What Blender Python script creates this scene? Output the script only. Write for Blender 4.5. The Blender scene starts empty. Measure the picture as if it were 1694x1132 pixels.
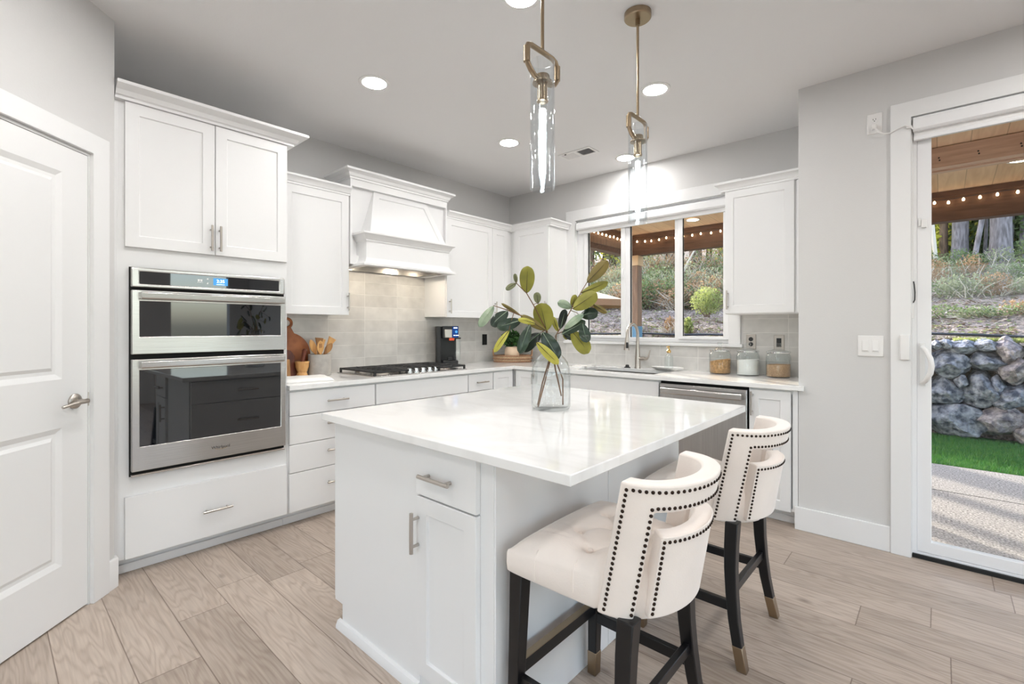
import bpy, math, random
from mathutils import Vector, Matrix, noise

# ------------------------------------------------------------------ camera, sky, sun, exposure
SC = bpy.context.scene
COL = SC.collection
cam_d = bpy.data.cameras.new('camera')
cam_d.sensor_width = 36.0
cam_d.lens = 789.5703 / 1694 * 36.0
cam_d.shift_x = (847 - 844.3315) / 1694
cam_d.shift_y = (542.4388 - 566) / 1694
cam_d.clip_start = 0.05
cam = bpy.data.objects.new('camera', cam_d)
COL.objects.link(cam)
cam.location = (3.63171, -4.01078, 1.24817)
cam.rotation_euler = (math.radians(90), 0, math.radians(42.05155))
SC.camera = cam

SC.view_settings.view_transform = 'Standard'
SC.view_settings.look = 'None'
SC.view_settings.gamma = 1
SC.view_settings.use_curve_mapping = False
SC.view_settings.exposure = 0.49
SC.cycles.max_bounces = 10
SC.cycles.diffuse_bounces = 6
SC.cycles.glossy_bounces = 5
SC.cycles.transparent_max_bounces = 24
SC.cycles.caustics_reflective = False
SC.cycles.caustics_refractive = False
SC.cycles.sample_clamp_indirect = 6.0

world = bpy.data.worlds.new('sky')
SC.world = world
world.use_nodes = True
wn = world.node_tree
wn.nodes.clear()
w_out = wn.nodes.new('ShaderNodeOutputWorld')
w_bg = wn.nodes.new('ShaderNodeBackground')
w_sky = wn.nodes.new('ShaderNodeTexSky')
w_sky.sky_type = 'NISHITA'
w_sky.sun_disc = False
w_sky.sun_elevation = math.radians(24)
w_sky.sun_rotation = math.radians(-70)
w_sky.air_density = 1.0
w_sky.dust_density = 2.0
w_bg.inputs["Strength"].default_value = 0.72
w_hs = wn.nodes.new("ShaderNodeHueSaturation")
w_hs.inputs["Saturation"].default_value = 0.75
wn.links.new(w_sky.outputs[0], w_hs.inputs["Color"])
wn.links.new(w_hs.outputs[0], w_bg.inputs[0])
wn.links.new(w_bg.outputs[0], w_out.inputs[0])

sun_d = bpy.data.lights.new('sun', 'SUN')
sun_d.energy = 6.5
sun_d.color = (1.0, 0.88, 0.70)
sun_d.angle = math.radians(0.6)
sun = bpy.data.objects.new('sun', sun_d)
COL.objects.link(sun)
sun.location = (-8, 3, 7)
sun.rotation_euler = Vector((-0.83, 0.55, 0.405)).normalized().to_track_quat('Z', 'Y').to_euler()

CAN_STRENGTH = 108.0
FILL_CAN_STRENGTH = 180.0
BULB_STRENGTH = 32.0
# ------------------------------------------------------------------ materials
def new_mat(name):
    m = bpy.data.materials.new(name)
    m.use_nodes = True
    nt = m.node_tree
    nt.nodes.clear()
    out = nt.nodes.new('ShaderNodeOutputMaterial')
    return m, nt, out

def N(nt, typ, **kw):
    n = nt.nodes.new(typ)
    for k, v in kw.items():
        if k in n.inputs:
            n.inputs[k].default_value = v
        else:
            setattr(n, k, v)
    return n

def lin(c):
    return tuple(((x / 255.0) / 12.92 if x / 255.0 <= 0.04045 else ((x / 255.0 + 0.055) / 1.055) ** 2.4) for x in c) + (1.0,)

def pbr(name, col, rough=0.5, metal=0.0, var=0.0, vscale=8.0, bump=0.0, bscale=60.0, bdist=0.005, vdetail=5.0, sheen=0.0, coat=0.0, spec=0.5, stretch=None, coords='Object', col2=None):
    m, nt, out = new_mat(name)
    b = N(nt, 'ShaderNodeBsdfPrincipled')
    b.inputs['Base Color'].default_value = col if len(col) == 4 else (*col, 1)
    b.inputs['Roughness'].default_value = rough
    b.inputs['Metallic'].default_value = metal
    b.inputs['Specular IOR Level'].default_value = spec
    b.inputs['Sheen Weight'].default_value = sheen
    b.inputs['Coat Weight'].default_value = coat
    nt.links.new(b.outputs[0], out.inputs[0])
    tc = N(nt, 'ShaderNodeTexCoord')
    mp = N(nt, 'ShaderNodeMapping')
    if stretch:
        mp.inputs['Scale'].default_value = stretch
    nt.links.new(tc.outputs[coords], mp.inputs[0])
    if var > 0 or col2:
        nz = N(nt, 'ShaderNodeTexNoise', Scale=vscale, Detail=vdetail)
        nt.links.new(mp.outputs[0], nz.inputs['Vector'])
        mx = N(nt, 'ShaderNodeMix', data_type='RGBA')
        c = b.inputs['Base Color'].default_value[:]
        mx.inputs[6].default_value = c
        mx.inputs[7].default_value = col2 if col2 else tuple(x * (1 - var) for x in c[:3]) + (1,)
        rp = N(nt, 'ShaderNodeMapRange')
        rp.inputs[1].default_value = 0.35
        rp.inputs[2].default_value = 0.65
        nt.links.new(nz.outputs[0], rp.inputs[0])
        nt.links.new(rp.outputs[0], mx.inputs[0])
        nt.links.new(mx.outputs[2], b.inputs['Base Color'])
    if bump > 0:
        nb = N(nt, 'ShaderNodeTexNoise', Scale=bscale, Detail=4.0)
        nt.links.new(mp.outputs[0], nb.inputs['Vector'])
        bp = N(nt, 'ShaderNodeBump', Strength=bump, Distance=bdist)
        nt.links.new(nb.outputs[0], bp.inputs['Height'])
        nt.links.new(bp.outputs[0], b.inputs['Normal'])
    return m

def emit(name, col, strength):
    m, nt, out = new_mat(name)
    e = N(nt, 'ShaderNodeEmission', Strength=strength)
    e.inputs[0].default_value = (*col, 1)
    nt.links.new(e.outputs[0], out.inputs[0])
    return m

def thin_glass(name, tint=(1, 1, 1), rough=0.0, edge=0.5, base=0.04, bump=0.0, rim=None):
    m, nt, out = new_mat(name)
    t = N(nt, 'ShaderNodeBsdfTransparent')
    t.inputs[0].default_value = (*tint, 1)
    g = N(nt, 'ShaderNodeBsdfGlossy', Roughness=rough)
    g.inputs[0].default_value = (1, 1, 1, 1)
    lw = N(nt, 'ShaderNodeLayerWeight', Blend=0.35)
    rp = N(nt, 'ShaderNodeMapRange')
    rp.inputs[3].default_value = base
    rp.inputs[4].default_value = edge
    nt.links.new(lw.outputs['Facing'], rp.inputs[0])
    pw = N(nt, 'ShaderNodeMath', operation='POWER')
    pw.inputs[1].default_value = 2.0
    nt.links.new(lw.outputs['Facing'], pw.inputs[0])
    nt.links.new(pw.outputs[0], rp.inputs[0])
    if rim:
        p4 = N(nt, 'ShaderNodeMath', operation='POWER')
        p4.inputs[1].default_value = 5.0
        nt.links.new(lw.outputs['Facing'], p4.inputs[0])
        mc = N(nt, 'ShaderNodeMix', data_type='RGBA')
        mc.inputs[6].default_value = (*tint, 1); mc.inputs[7].default_value = (*rim, 1)
        nt.links.new(p4.outputs[0], mc.inputs[0])
        nt.links.new(mc.outputs[2], t.inputs[0])
    mx = N(nt, 'ShaderNodeMixShader')
    nt.links.new(rp.outputs[0], mx.inputs[0])
    nt.links.new(t.outputs[0], mx.inputs[1])
    nt.links.new(g.outputs[0], mx.inputs[2])
    if bump > 0:
        tc = N(nt, 'ShaderNodeTexCoord')
        nb = N(nt, 'ShaderNodeTexNoise', Scale=14.0, Detail=2.0)
        nt.links.new(tc.outputs['Object'], nb.inputs['Vector'])
        bp = N(nt, 'ShaderNodeBump', Strength=bump, Distance=0.02)
        nt.links.new(nb.outputs[0], bp.inputs['Height'])
        nt.links.new(bp.outputs[0], g.inputs['Normal'])
    nt.links.new(mx.outputs[0], out.inputs[0])
    return m

def leafy(name, col, col2, trans=0.35, rough=0.6, scale=3.0):
    m, nt, out = new_mat(name)
    tc = N(nt, 'ShaderNodeTexCoord')
    nz = N(nt, 'ShaderNodeTexNoise', Scale=scale, Detail=6.0)
    nt.links.new(tc.outputs['Object'], nz.inputs['Vector'])
    mx = N(nt, 'ShaderNodeMix', data_type='RGBA')
    rp = N(nt, 'ShaderNodeMapRange')
    rp.inputs[1].default_value = 0.38
    rp.inputs[2].default_value = 0.62
    nt.links.new(nz.outputs[0], rp.inputs[0])
    nt.links.new(rp.outputs[0], mx.inputs[0])
    mx.inputs[6].default_value = col
    mx.inputs[7].default_value = col2
    b = N(nt, 'ShaderNodeBsdfPrincipled', Roughness=rough)
    nt.links.new(mx.outputs[2], b.inputs['Base Color'])
    t = N(nt, 'ShaderNodeBsdfTranslucent')
    nt.links.new(mx.outputs[2], t.inputs[0])
    ms = N(nt, 'ShaderNodeMixShader')
    ms.inputs[0].default_value = trans
    nt.links.new(b.outputs[0], ms.inputs[1])
    nt.links.new(t.outputs[0], ms.inputs[2])
    nt.links.new(ms.outputs[0], out.inputs[0])
    return m

def floor_mat():
    m, nt, out = new_mat('oak_planks')
    L = nt.links.new
    b = N(nt, 'ShaderNodeBsdfPrincipled', Roughness=0.42)
    geo = N(nt, 'ShaderNodeNewGeometry')
    sep = N(nt, 'ShaderNodeSeparateXYZ')
    L(geo.outputs['Position'], sep.inputs[0])
    def M(op, a, bb=None, c=None):
        n = N(nt, 'ShaderNodeMath', operation=op)
        for i, v in enumerate((a, bb, c)):
            if v is None:
                continue
            if isinstance(v, (int, float)):
                n.inputs[i].default_value = v
            else:
                L(v, n.inputs[i])
        return n.outputs[0]
    W, LEN = 0.1895, 1.38
    yy = M('DIVIDE', M('ADD', sep.outputs[1], 3.0715 + W * 40), W)
    row = M('FLOOR', yy)
    fy = M('SUBTRACT', yy, row)
    wn1 = N(nt, 'ShaderNodeTexWhiteNoise', noise_dimensions='1D')
    L(row, wn1.inputs['W'])
    xx = M('ADD', M('DIVIDE', sep.outputs[0], LEN), M('MULTIPLY', wn1.outputs[0], 1.0))
    xx = M('ADD', xx, 20.0)
    cell = M('FLOOR', xx)
    fx = M('SUBTRACT', xx, cell)
    cv = N(nt, 'ShaderNodeCombineXYZ')
    L(row, cv.inputs[0]); L(cell, cv.inputs[1])
    wn2 = N(nt, 'ShaderNodeTexWhiteNoise', noise_dimensions='2D')
    L(cv.outputs[0], wn2.inputs['Vector'])
    # per-plank shifted coordinates for grain
    sv = N(nt, 'ShaderNodeVectorMath', operation='SCALE')
    L(wn2.outputs['Color'], sv.inputs[0]); sv.inputs['Scale'].default_value = 37.0
    pv = N(nt, 'ShaderNodeVectorMath', operation='ADD')
    L(geo.outputs['Position'], pv.inputs[0]); L(sv.outputs[0], pv.inputs[1])
    mp = N(nt, 'ShaderNodeMapping')
    mp.inputs['Scale'].default_value = (1.3, 9.0, 1.0)
    L(pv.outputs[0], mp.inputs[0])
    # cathedral grain: contour lines of a stretched noise
    n1 = N(nt, 'ShaderNodeTexNoise', Scale=1.05, Detail=2.0, Roughness=0.45)
    L(mp.outputs[0], n1.inputs['Vector'])
    rings = M('SINE', M('MULTIPLY', n1.outputs[0], 95.0))
    rings = M('POWER', M('MULTIPLY', M('ADD', rings, 1.0), 0.5), 2.0)
    mp2 = N(nt, 'ShaderNodeMapping')
    mp2.inputs['Scale'].default_value = (5.0, 130.0, 1.0)
    L(pv.outputs[0], mp2.inputs[0])
    n2 = N(nt, 'ShaderNodeTexNoise', Scale=1.0, Detail=4.0)
    L(mp2.outputs[0], n2.inputs['Vector'])
    mp3 = N(nt, 'ShaderNodeMapping')
    mp3.inputs['Scale'].default_value = (1.6, 4.5, 1.0)
    L(pv.outputs[0], mp3.inputs[0])
    n3 = N(nt, 'ShaderNodeTexNoise', Scale=1.3, Detail=5.0)
    L(mp3.outputs[0], n3.inputs['Vector'])
    # knots
    mp4 = N(nt, 'ShaderNodeMapping')
    mp4.inputs['Scale'].default_value = (2.0, 4.4, 1.0)
    L(pv.outputs[0], mp4.inputs[0])
    vo = N(nt, 'ShaderNodeTexVoronoi', Scale=1.15)
    L(mp4.outputs[0], vo.inputs['Vector'])
    kn = N(nt, 'ShaderNodeMapRange')
    kn.inputs[1].default_value = 0.10; kn.inputs[2].default_value = 0.015
    L(vo.outputs['Distance'], kn.inputs[0])
    cr = N(nt, 'ShaderNodeValToRGB')
    e = cr.color_ramp.elements
    e[0].position = 0.0; e[0].color = lin((150, 136, 124))
    e[1].position = 1.0; e[1].color = lin((206, 191, 177))
    tone = M('ADD', M('MULTIPLY', wn2.outputs[0], 0.40), M('MULTIPLY', n3.outputs[0], 0.60))
    tone = M('SUBTRACT', tone, M('MULTIPLY', M('SUBTRACT', n2.outputs[0], 0.5), 0.9))
    L(tone, cr.inputs[0])
    mxr = N(nt, 'ShaderNodeMix', data_type='RGBA', blend_type='MULTIPLY')
    L(M('MULTIPLY', rings, 0.34), mxr.inputs[0])
    L(cr.outputs[0], mxr.inputs[6]); mxr.inputs[7].default_value = (0.55, 0.47, 0.41, 1)
    mxk = N(nt, 'ShaderNodeMix', data_type='RGBA', blend_type='MULTIPLY')
    L(M('MULTIPLY', kn.outputs[0], 0.75), mxk.inputs[0])
    L(mxr.outputs[2], mxk.inputs[6]); mxk.inputs[7].default_value = (0.35, 0.30, 0.27, 1)
    # seams
    ey = M('MINIMUM', fy, M('SUBTRACT', 1.0, fy))
    ex = M('MULTIPLY', M('MINIMUM', fx, M('SUBTRACT', 1.0, fx)), LEN / W)
    ed = M('MINIMUM', ey, ex)
    gr = N(nt, 'ShaderNodeMapRange')
    gr.inputs[1].default_value = 0.014; gr.inputs[2].default_value = 0.004
    L(ed, gr.inputs[0])
    mxg = N(nt, 'ShaderNodeMix', data_type='RGBA', blend_type='MULTIPLY')
    L(M('MULTIPLY', gr.outputs[0], 0.75), mxg.inputs[0])
    L(mxk.outputs[2], mxg.inputs[6]); mxg.inputs[7].default_value = (0.28, 0.22, 0.19, 1)
    L(mxg.outputs[2], b.inputs['Base Color'])
    bp = N(nt, 'ShaderNodeBump', Strength=0.12, Distance=0.004)
    L(M('SUBTRACT', M('MULTIPLY', n2.outputs[0], 0.25), gr.outputs[0]), bp.inputs['Height'])
    L(bp.outputs[0], b.inputs['Normal'])
    L(b.outputs[0], out.inputs[0])
    return m

def tile_mat(name, axis, u0, uw, z0, zh):
    m, nt, out = new_mat(name)
    L = nt.links.new
    b = N(nt, 'ShaderNodeBsdfPrincipled', Roughness=0.16)
    geo = N(nt, 'ShaderNodeNewGeometry')
    sep = N(nt, 'ShaderNodeSeparateXYZ')
    L(geo.outputs['Position'], sep.inputs[0])
    def M(op, a, bb=None):
        n = N(nt, 'ShaderNodeMath', operation=op)
        for i, v in enumerate((a, bb)):
            if v is None:
                continue
            if isinstance(v, (int, float)):
                n.inputs[i].default_value = v
            else:
                L(v, n.inputs[i])
        return n.outputs[0]
    u = M('ADD', M('DIVIDE', M('SUBTRACT', sep.outputs[axis], u0), uw), 50.0)
    v = M('ADD', M('DIVIDE', M('SUBTRACT', sep.outputs[2], z0), zh), 50.0)
    cu, cv_ = M('FLOOR', u), M('FLOOR', v)
    fu, fv = M('SUBTRACT', u, cu), M('SUBTRACT', v, cv_)
    eu = M('MULTIPLY', M('MINIMUM', fu, M('SUBTRACT', 1.0, fu)), uw)
    ev = M('MULTIPLY', M('MINIMUM', fv, M('SUBTRACT', 1.0, fv)), zh)
    ed = M('MINIMUM', eu, ev)
    gr = N(nt, 'ShaderNodeMapRange')
    gr.inputs[1].default_value = 0.0022; gr.inputs[2].default_value = 0.0012
    L(ed, gr.inputs[0])
    cb = N(nt, 'ShaderNodeCombineXYZ')
    L(cu, cb.inputs[0]); L(cv_, cb.inputs[1])
    wnn = N(nt, 'ShaderNodeTexWhiteNoise', noise_dimensions='2D')
    L(cb.outputs[0], wnn.inputs['Vector'])
    sv = N(nt, 'ShaderNodeVectorMath', operation='SCALE')
    L(wnn.outputs['Color'], sv.inputs[0]); sv.inputs['Scale'].default_value = 9.0
    pv = N(nt, 'ShaderNodeVectorMath', operation='ADD')
    L(geo.outputs['Position'], pv.inputs[0]); L(sv.outputs[0], pv.inputs[1])
    nz = N(nt, 'ShaderNodeTexNoise', Scale=11.0, Detail=2.0)
    L(pv.outputs[0], nz.inputs['Vector'])
    cr = N(nt, 'ShaderNodeValToRGB')
    cr.color_ramp.elements[0].position = 0.25; cr.color_ramp.elements[0].color = lin((196, 194, 191))
    cr.color_ramp.elements[1].position = 0.8; cr.color_ramp.elements[1].color = lin((220, 218, 214))
    L(M('ADD', M('MULTIPLY', nz.outputs[0], 0.7), M('MULTIPLY', wnn.outputs[0], 0.25)), cr.inputs[0])
    mx = N(nt, 'ShaderNodeMix', data_type='RGBA')
    L(gr.outputs[0], mx.inputs[0]); L(cr.outputs[0], mx.inputs[6]); mx.inputs[7].default_value = lin((226, 224, 220))
    L(mx.outputs[2], b.inputs['Base Color'])
    hb = M('ADD', M('MULTIPLY', nz.outputs[0], 0.9), M('MULTIPLY', gr.outputs[0], -0.5))
    bp = N(nt, 'ShaderNodeBump', Strength=0.30, Distance=0.006)
    L(hb, bp.inputs['Height']); L(bp.outputs[0], b.inputs['Normal'])
    L(b.outputs[0], out.inputs[0])
    return m

def quartz_mat():
    m, nt, out = new_mat('white_quartz')
    L = nt.links.new
    b = N(nt, 'ShaderNodeBsdfPrincipled', Roughness=0.07)
    geo = N(nt, 'ShaderNodeNewGeometry')
    mp = N(nt, 'ShaderNodeMapping')
    mp.inputs['Scale'].default_value = (1.4, 3.6, 1.0)
    mp.inputs['Rotation'].default_value = (0, 0, 0.7)
    L(geo.outputs['Position'], mp.inputs[0])
    n1 = N(nt, 'ShaderNodeTexNoise', Scale=1.3, Detail=7.0, Distortion=0.8)
    L(mp.outputs[0], n1.inputs['Vector'])
    cr = N(nt, 'ShaderNodeValToRGB')
    e = cr.color_ramp.elements
    e[0].position = 0.44; e[0].color = (0.86, 0.857, 0.85, 1)
    e[1].position = 0.58; e[1].color = (0.86, 0.857, 0.85, 1)
    k = e.new(0.51); k.color = (0.815, 0.81, 0.80, 1)
    L(n1.outputs[0], cr.inputs[0])
    L(cr.outputs[0], b.inputs['Base Color'])
    L(b.outputs[0], out.inputs[0])
    return m

def wood(name, c1, c2, scale=(3, 30, 30), rough=0.5, ringf=1.0):
    return pbr(name, c1, rough, var=0.0, col2=c2, vscale=2.0 * ringf, stretch=scale, bump=0.08, bscale=6)

def board_mat(name, c1, c2, axis, w, rough=0.6, dark=0.5):
    """tongue-and-groove boards: seams every w along axis, grain along the other horizontal axis"""
    m, nt, out = new_mat(name)
    L = nt.links.new
    b = N(nt, 'ShaderNodeBsdfPrincipled', Roughness=rough)
    geo = N(nt, 'ShaderNodeNewGeometry')
    sep = N(nt, 'ShaderNodeSeparateXYZ')
    L(geo.outputs['Position'], sep.inputs[0])
    def M(op, a, bb=None):
        n = N(nt, 'ShaderNodeMath', operation=op)
        for i, v in enumerate((a, bb)):
            if v is None:
                continue
            if isinstance(v, (int, float)):
                n.inputs[i].default_value = v
            else:
                L(v, n.inputs[i])
        return n.outputs[0]
    u = M('ADD', M('DIVIDE', sep.outputs[axis], w), 60.0)
    c = M('FLOOR', u)
    f = M('SUBTRACT', u, c)
    wnn = N(nt, 'ShaderNodeTexWhiteNoise', noise_dimensions='1D')
    L(c, wnn.inputs['W'])
    sv = N(nt, 'ShaderNodeVectorMath', operation='SCALE')
    L(wnn.outputs['Color'], sv.inputs[0]); sv.inputs['Scale'].default_value = 13.0
    pv = N(nt, 'ShaderNodeVectorMath', operation='ADD')
    L(geo.outputs['Position'], pv.inputs[0]); L(sv.outputs[0], pv.inputs[1])
    mp = N(nt, 'ShaderNodeMapping')
    s = [1.5, 1.5, 1.5]; s[axis] = 16.0
    mp.inputs['Scale'].default_value = s
    L(pv.outputs[0], mp.inputs[0])
    nz = N(nt, 'ShaderNodeTexNoise', Scale=1.6, Detail=5.0, Distortion=0.6)
    L(mp.outputs[0], nz.inputs['Vector'])
    mx = N(nt, 'ShaderNodeMix', data_type='RGBA')
    mx.inputs[6].default_value = c1; mx.inputs[7].default_value = c2
    L(M('ADD', M('MULTIPLY', nz.outputs[0], 0.9), M('MULTIPLY', M('SUBTRACT', wnn.outputs[0], 0.5), 0.35)), mx.inputs[0])
    ed = M('MULTIPLY', M('MINIMUM', f, M('SUBTRACT', 1.0, f)), w)
    gr = N(nt, 'ShaderNodeMapRange')
    gr.inputs[1].default_value = 0.004; gr.inputs[2].default_value = 0.001
    L(ed, gr.inputs[0])
    mg = N(nt, 'ShaderNodeMix', data_type='RGBA', blend_type='MULTIPLY')
    L(M('MULTIPLY', gr.outputs[0], dark), mg.inputs[0])
    L(mx.outputs[2], mg.inputs[6]); mg.inputs[7].default_value = (0.25, 0.18, 0.12, 1)
    L(mg.outputs[2], b.inputs['Base Color'])
    L(b.outputs[0], out.inputs[0])
    return m

M_ = {}
M_['cab'] = pbr('white_cabinet_paint', (0.80, 0.80, 0.80), 0.38)
M_['trim'] = pbr('white_trim_paint', (0.80, 0.80, 0.80), 0.40)
M_['wall'] = pbr('greige_wall_paint', lin((211, 210, 209)), 0.75, bump=0.10, bscale=120)
M_['ceil'] = pbr('ceiling_paint', lin((231, 230, 230)), 0.85, bump=0.06, bscale=90)
M_['floor'] = floor_mat()
M_['quartz'] = quartz_mat()
M_['tileA'] = tile_mat('stacked_tile_hood_wall', 1, -2.158, 0.3237, 0.999, 0.106)
M_['tileB'] = tile_mat('stacked_tile_window_wall', 0, 2.793, 0.3325, 0.999, 0.106)
M_['steel'] = pbr('brushed_steel', (0.62, 0.60, 0.58), 0.24, 1.0, var=0.12, vscale=3, stretch=(1, 1, 90))
M_['steelV'] = pbr('brushed_steel_upright', (0.58, 0.57, 0.56), 0.27, 1.0, var=0.12, vscale=3, stretch=(60, 60, 1))
M_['nickel'] = pbr('brushed_nickel', (0.52, 0.48, 0.44), 0.28, 1.0)
M_['chrome'] = pbr('polished_chrome', (0.85, 0.85, 0.86), 0.08, 1.0)
M_['brass'] = pbr('aged_brass', (0.37, 0.285, 0.195), 0.28, 1.0)
M_['gold'] = pbr('gold_metal', (0.80, 0.55, 0.22), 0.25, 1.0)
M_['blkglass'] = pbr('black_glass', (0.004, 0.005, 0.007), 0.02, spec=1.0, coat=0.4)
M_['black'] = pbr('black_plastic', (0.012, 0.012, 0.013), 0.35)
M_['blackwood'] = pbr('black_lacquered_wood', (0.006, 0.006, 0.007), 0.33)
M_['iron'] = pbr('cast_iron', (0.02, 0.02, 0.021), 0.55)
M_['gap'] = pbr('dark_gap', (0.01, 0.01, 0.01), 0.8)
M_['velvet'] = pbr('cream_velvet', lin((240, 230, 222)), 0.75, var=0.05, vscale=9, sheen=0.5, bump=0.10, bscale=220)
M_['nail'] = pbr('bronze_nail', (0.035, 0.022, 0.016), 0.35, 0.9)
M_['glass'] = thin_glass('clear_glass', (0.97, 0.985, 0.985), 0.0, 0.6, 0.03, bump=0.0, rim=(.30, .34, .36))
M_['pane'] = thin_glass('window_glass', (0.985, 0.99, 0.99), 0.0, 0.30, 0.012)
M_['seeded'] = thin_glass('seeded_glass', (0.955, 0.97, 0.98), 0.03, 0.80, 0.05, bump=0.25, rim=(.55, .60, .64))
M_['vase'] = thin_glass('vase_glass', (0.965, 0.975, 0.975), 0.0, 0.5, 0.035, bump=0.5, rim=(.22, .28, .30))
M_['vinyl'] = pbr('white_vinyl', (0.84, 0.84, 0.85), 0.35)
M_['plate'] = pbr('white_plastic', (0.82, 0.81, 0.80), 0.35)
M_['bulb'] = emit('bulb_glow', (0.86, 0.94, 1.0), BULB_STRENGTH)
M_['can'] = emit('downlight_lens', (1.0, 0.985, 0.962), CAN_STRENGTH)
M_['can2'] = emit('fill_downlight_lens', (1.0, 0.985, 0.962), FILL_CAN_STRENGTH)
M_['hoodlamp'] = emit('hood_lamp', (1.0, 0.86, 0.68), 135.0)
M_['stringbulb'] = emit('string_bulb', (1.0, 0.72, 0.42), 9.0)
M_['patiolamp'] = emit('patio_downlight_lens', (1.0, 0.86, 0.62), 14.0)
M_['screen'] = emit('blue_screen', (0.10, 0.38, 0.80), 0.9)
M_['digits'] = emit('white_digits', (0.95, 0.98, 1.0), 2.2)
M_['navy'] = emit('navy_screen', (0.02, 0.06, 0.22), 0.9)
M_['orange'] = pbr('orange_plastic', (0.80, 0.10, 0.03), 0.4)
M_['acacia'] = wood('acacia_wood', lin((170, 104, 60)), lin((122, 66, 34)), (30, 4, 2.0), 0.45)
M_['bamboo'] = wood('light_wood', lin((226, 180, 118)), lin((204, 150, 92)), (30, 30, 3), 0.5)
M_['olivewood'] = wood('mid_wood', lin((176, 130, 80)), lin((140, 96, 54)), (30, 30, 3), 0.5)
M_['darkwood'] = wood('dark_red_wood', lin((120, 62, 40)), lin((84, 40, 26)), (20, 20, 3), 0.4)
M_['concrete'] = pbr('grey_concrete', lin((176, 172, 166)), 0.8, var=0.18, vscale=22, bump=0.1, bscale=90)
M_['towel'] = pbr('white_cotton', (0.84, 0.83, 0.81), 0.9, bump=0.3, bscale=160)
M_['ceramic'] = pbr('white_ceramic', (0.84, 0.83, 0.81), 0.25)
M_['potclay'] = pbr('pale_beige_pot', lin((228, 200, 172)), 0.7)
M_['rattan'] = pbr('rattan', lin((170, 128, 96)), 0.6, var=0.4, vscale=60, bump=0.4, bscale=150)
M_['rattan2'] = pbr('pale_rattan', lin((214, 184, 150)), 0.6, var=0.35, vscale=90, bump=0.4, bscale=200)
M_['cereal'] = pbr('tan_cereal', lin((206, 156, 98)), 0.8, var=0.4, vscale=70, bump=0.6, bscale=110)
M_['flour'] = pbr('white_flour', (0.86, 0.85, 0.83), 0.95)
M_['oats'] = pbr('rolled_oats', lin((206, 170, 132)), 0.85, col2=lin((158, 122, 88)), vscale=240, bump=0.5, bscale=200)
M_['green'] = leafy('small_plant_green', lin((66, 110, 48)), lin((34, 66, 28)), 0.25, scale=20)
M_['leaftop'] = pbr('dark_green_leaf', lin((50, 70, 52)), 0.28, col2=lin((24, 38, 28)), vscale=10)
M_['leafpale'] = pbr('pale_green_leaf', lin((160, 174, 148)), 0.26, col2=lin((84, 112, 86)), vscale=12)
M_['leafdark'] = pbr('blackish_green_leaf', lin((26, 40, 32)), 0.35, col2=lin((14, 24, 18)), vscale=10)
M_['leafunder'] = pbr('olive_leaf_underside', lin((146, 142, 52)), 0.6, col2=lin((120, 116, 40)), vscale=12)
M_['leafgrey'] = pbr('grey_green_underside', lin((128, 132, 98)), 0.6, col2=lin((108, 112, 78)), vscale=12)
M_['leafyel'] = pbr('yellow_green_underside', lin((190, 186, 84)), 0.6, col2=lin((160, 152, 54)), vscale=12)
M_['leafbrown'] = pbr('brown_olive_underside', lin((128, 110, 50)), 0.6, col2=lin((104, 92, 40)), vscale=9)
M_['midrib'] = pbr('leaf_midrib', lin((58, 46, 24)), 0.6)
M_['twig'] = pbr('brown_twig', lin((122, 86, 56)), 0.7, var=0.4, vscale=30)
M_['cream_canvas'] = pbr('tan_canvas', lin((220, 202, 170)), 0.85)
M_['brown_canvas'] = pbr('brown_canvas', lin((150, 116, 88)), 0.85)
# outdoors
M_['patio'] = pbr('exposed_aggregate', lin((172, 170, 170)), 0.85, col2=lin((92, 90, 92)), vscale=75, vdetail=9.0, bump=0.4, bscale=160, coords='Object')
M_['grass'] = leafy('lawn_green', lin((52, 112, 52)), lin((84, 136, 52)), 0.3, 0.7, 25)
M_['soil'] = pbr('mulched_soil', lin((160, 146, 138)), 0.95, col2=lin((74, 63, 57)), vscale=26.0, vdetail=9.0, bump=1.0, bscale=30, bdist=.03, coords='Object')
M_['rock'] = pbr('grey_basalt', lin((176, 180, 192)), 0.8, col2=lin((74, 80, 94)), vscale=14.0, vdetail=9.0, bump=1.0, bscale=18, bdist=.04)
M_['rock2'] = pbr('pinkish_granite', lin((190, 180, 180)), 0.8, col2=lin((98, 92, 100)), vscale=14.0, vdetail=9.0, bump=1.0, bscale=18, bdist=.04)
M_['cedar'] = board_mat('cedar_ceiling_boards', lin((244, 214, 180)), lin((194, 148, 112)), 0, 0.19)
M_['beam'] = wood('brown_stained_beam', lin((108, 76, 58)), lin((84, 58, 42)), (2, 20, 20), 0.6)
M_['beam2'] = wood('pinkish_fir_beam', lin((218, 188, 166)), lin((198, 164, 142)), (2, 20, 20), 0.6)
M_['post'] = wood('stained_post', lin((140, 110, 86)), lin((116, 88, 68)), (20, 20, 2), 0.6)
M_['postcap'] = pbr('pale_post_cap', lin((214, 184, 148)), 0.7)
M_['blue'] = pbr('blue_wrap', lin((86, 130, 162)), 0.5)
M_['bark'] = pbr('grey_bark', lin((140, 134, 136)), 0.9, col2=lin((96, 90, 90)), vscale=6, stretch=(4, 4, 0.8), bump=0.8, bscale=8)
M_['barkbrown'] = pbr('brown_bark', lin((120, 98, 80)), 0.9, col2=lin((80, 64, 52)), vscale=6, stretch=(4, 4, 0.8), bump=0.8, bscale=8)
M_['fol_yellow'] = leafy('yellow_green_foliage', lin((244, 236, 120)), lin((196, 204, 80)), 0.7, scale=1.2)
M_['fol_green'] = leafy('mid_green_foliage', lin((132, 150, 96)), lin((76, 96, 58)), 0.4, scale=1.5)
M_['fol_sage'] = leafy('sage_foliage', lin((172, 176, 140)), lin((108, 118, 88)), 0.4, scale=1.5)
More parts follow.
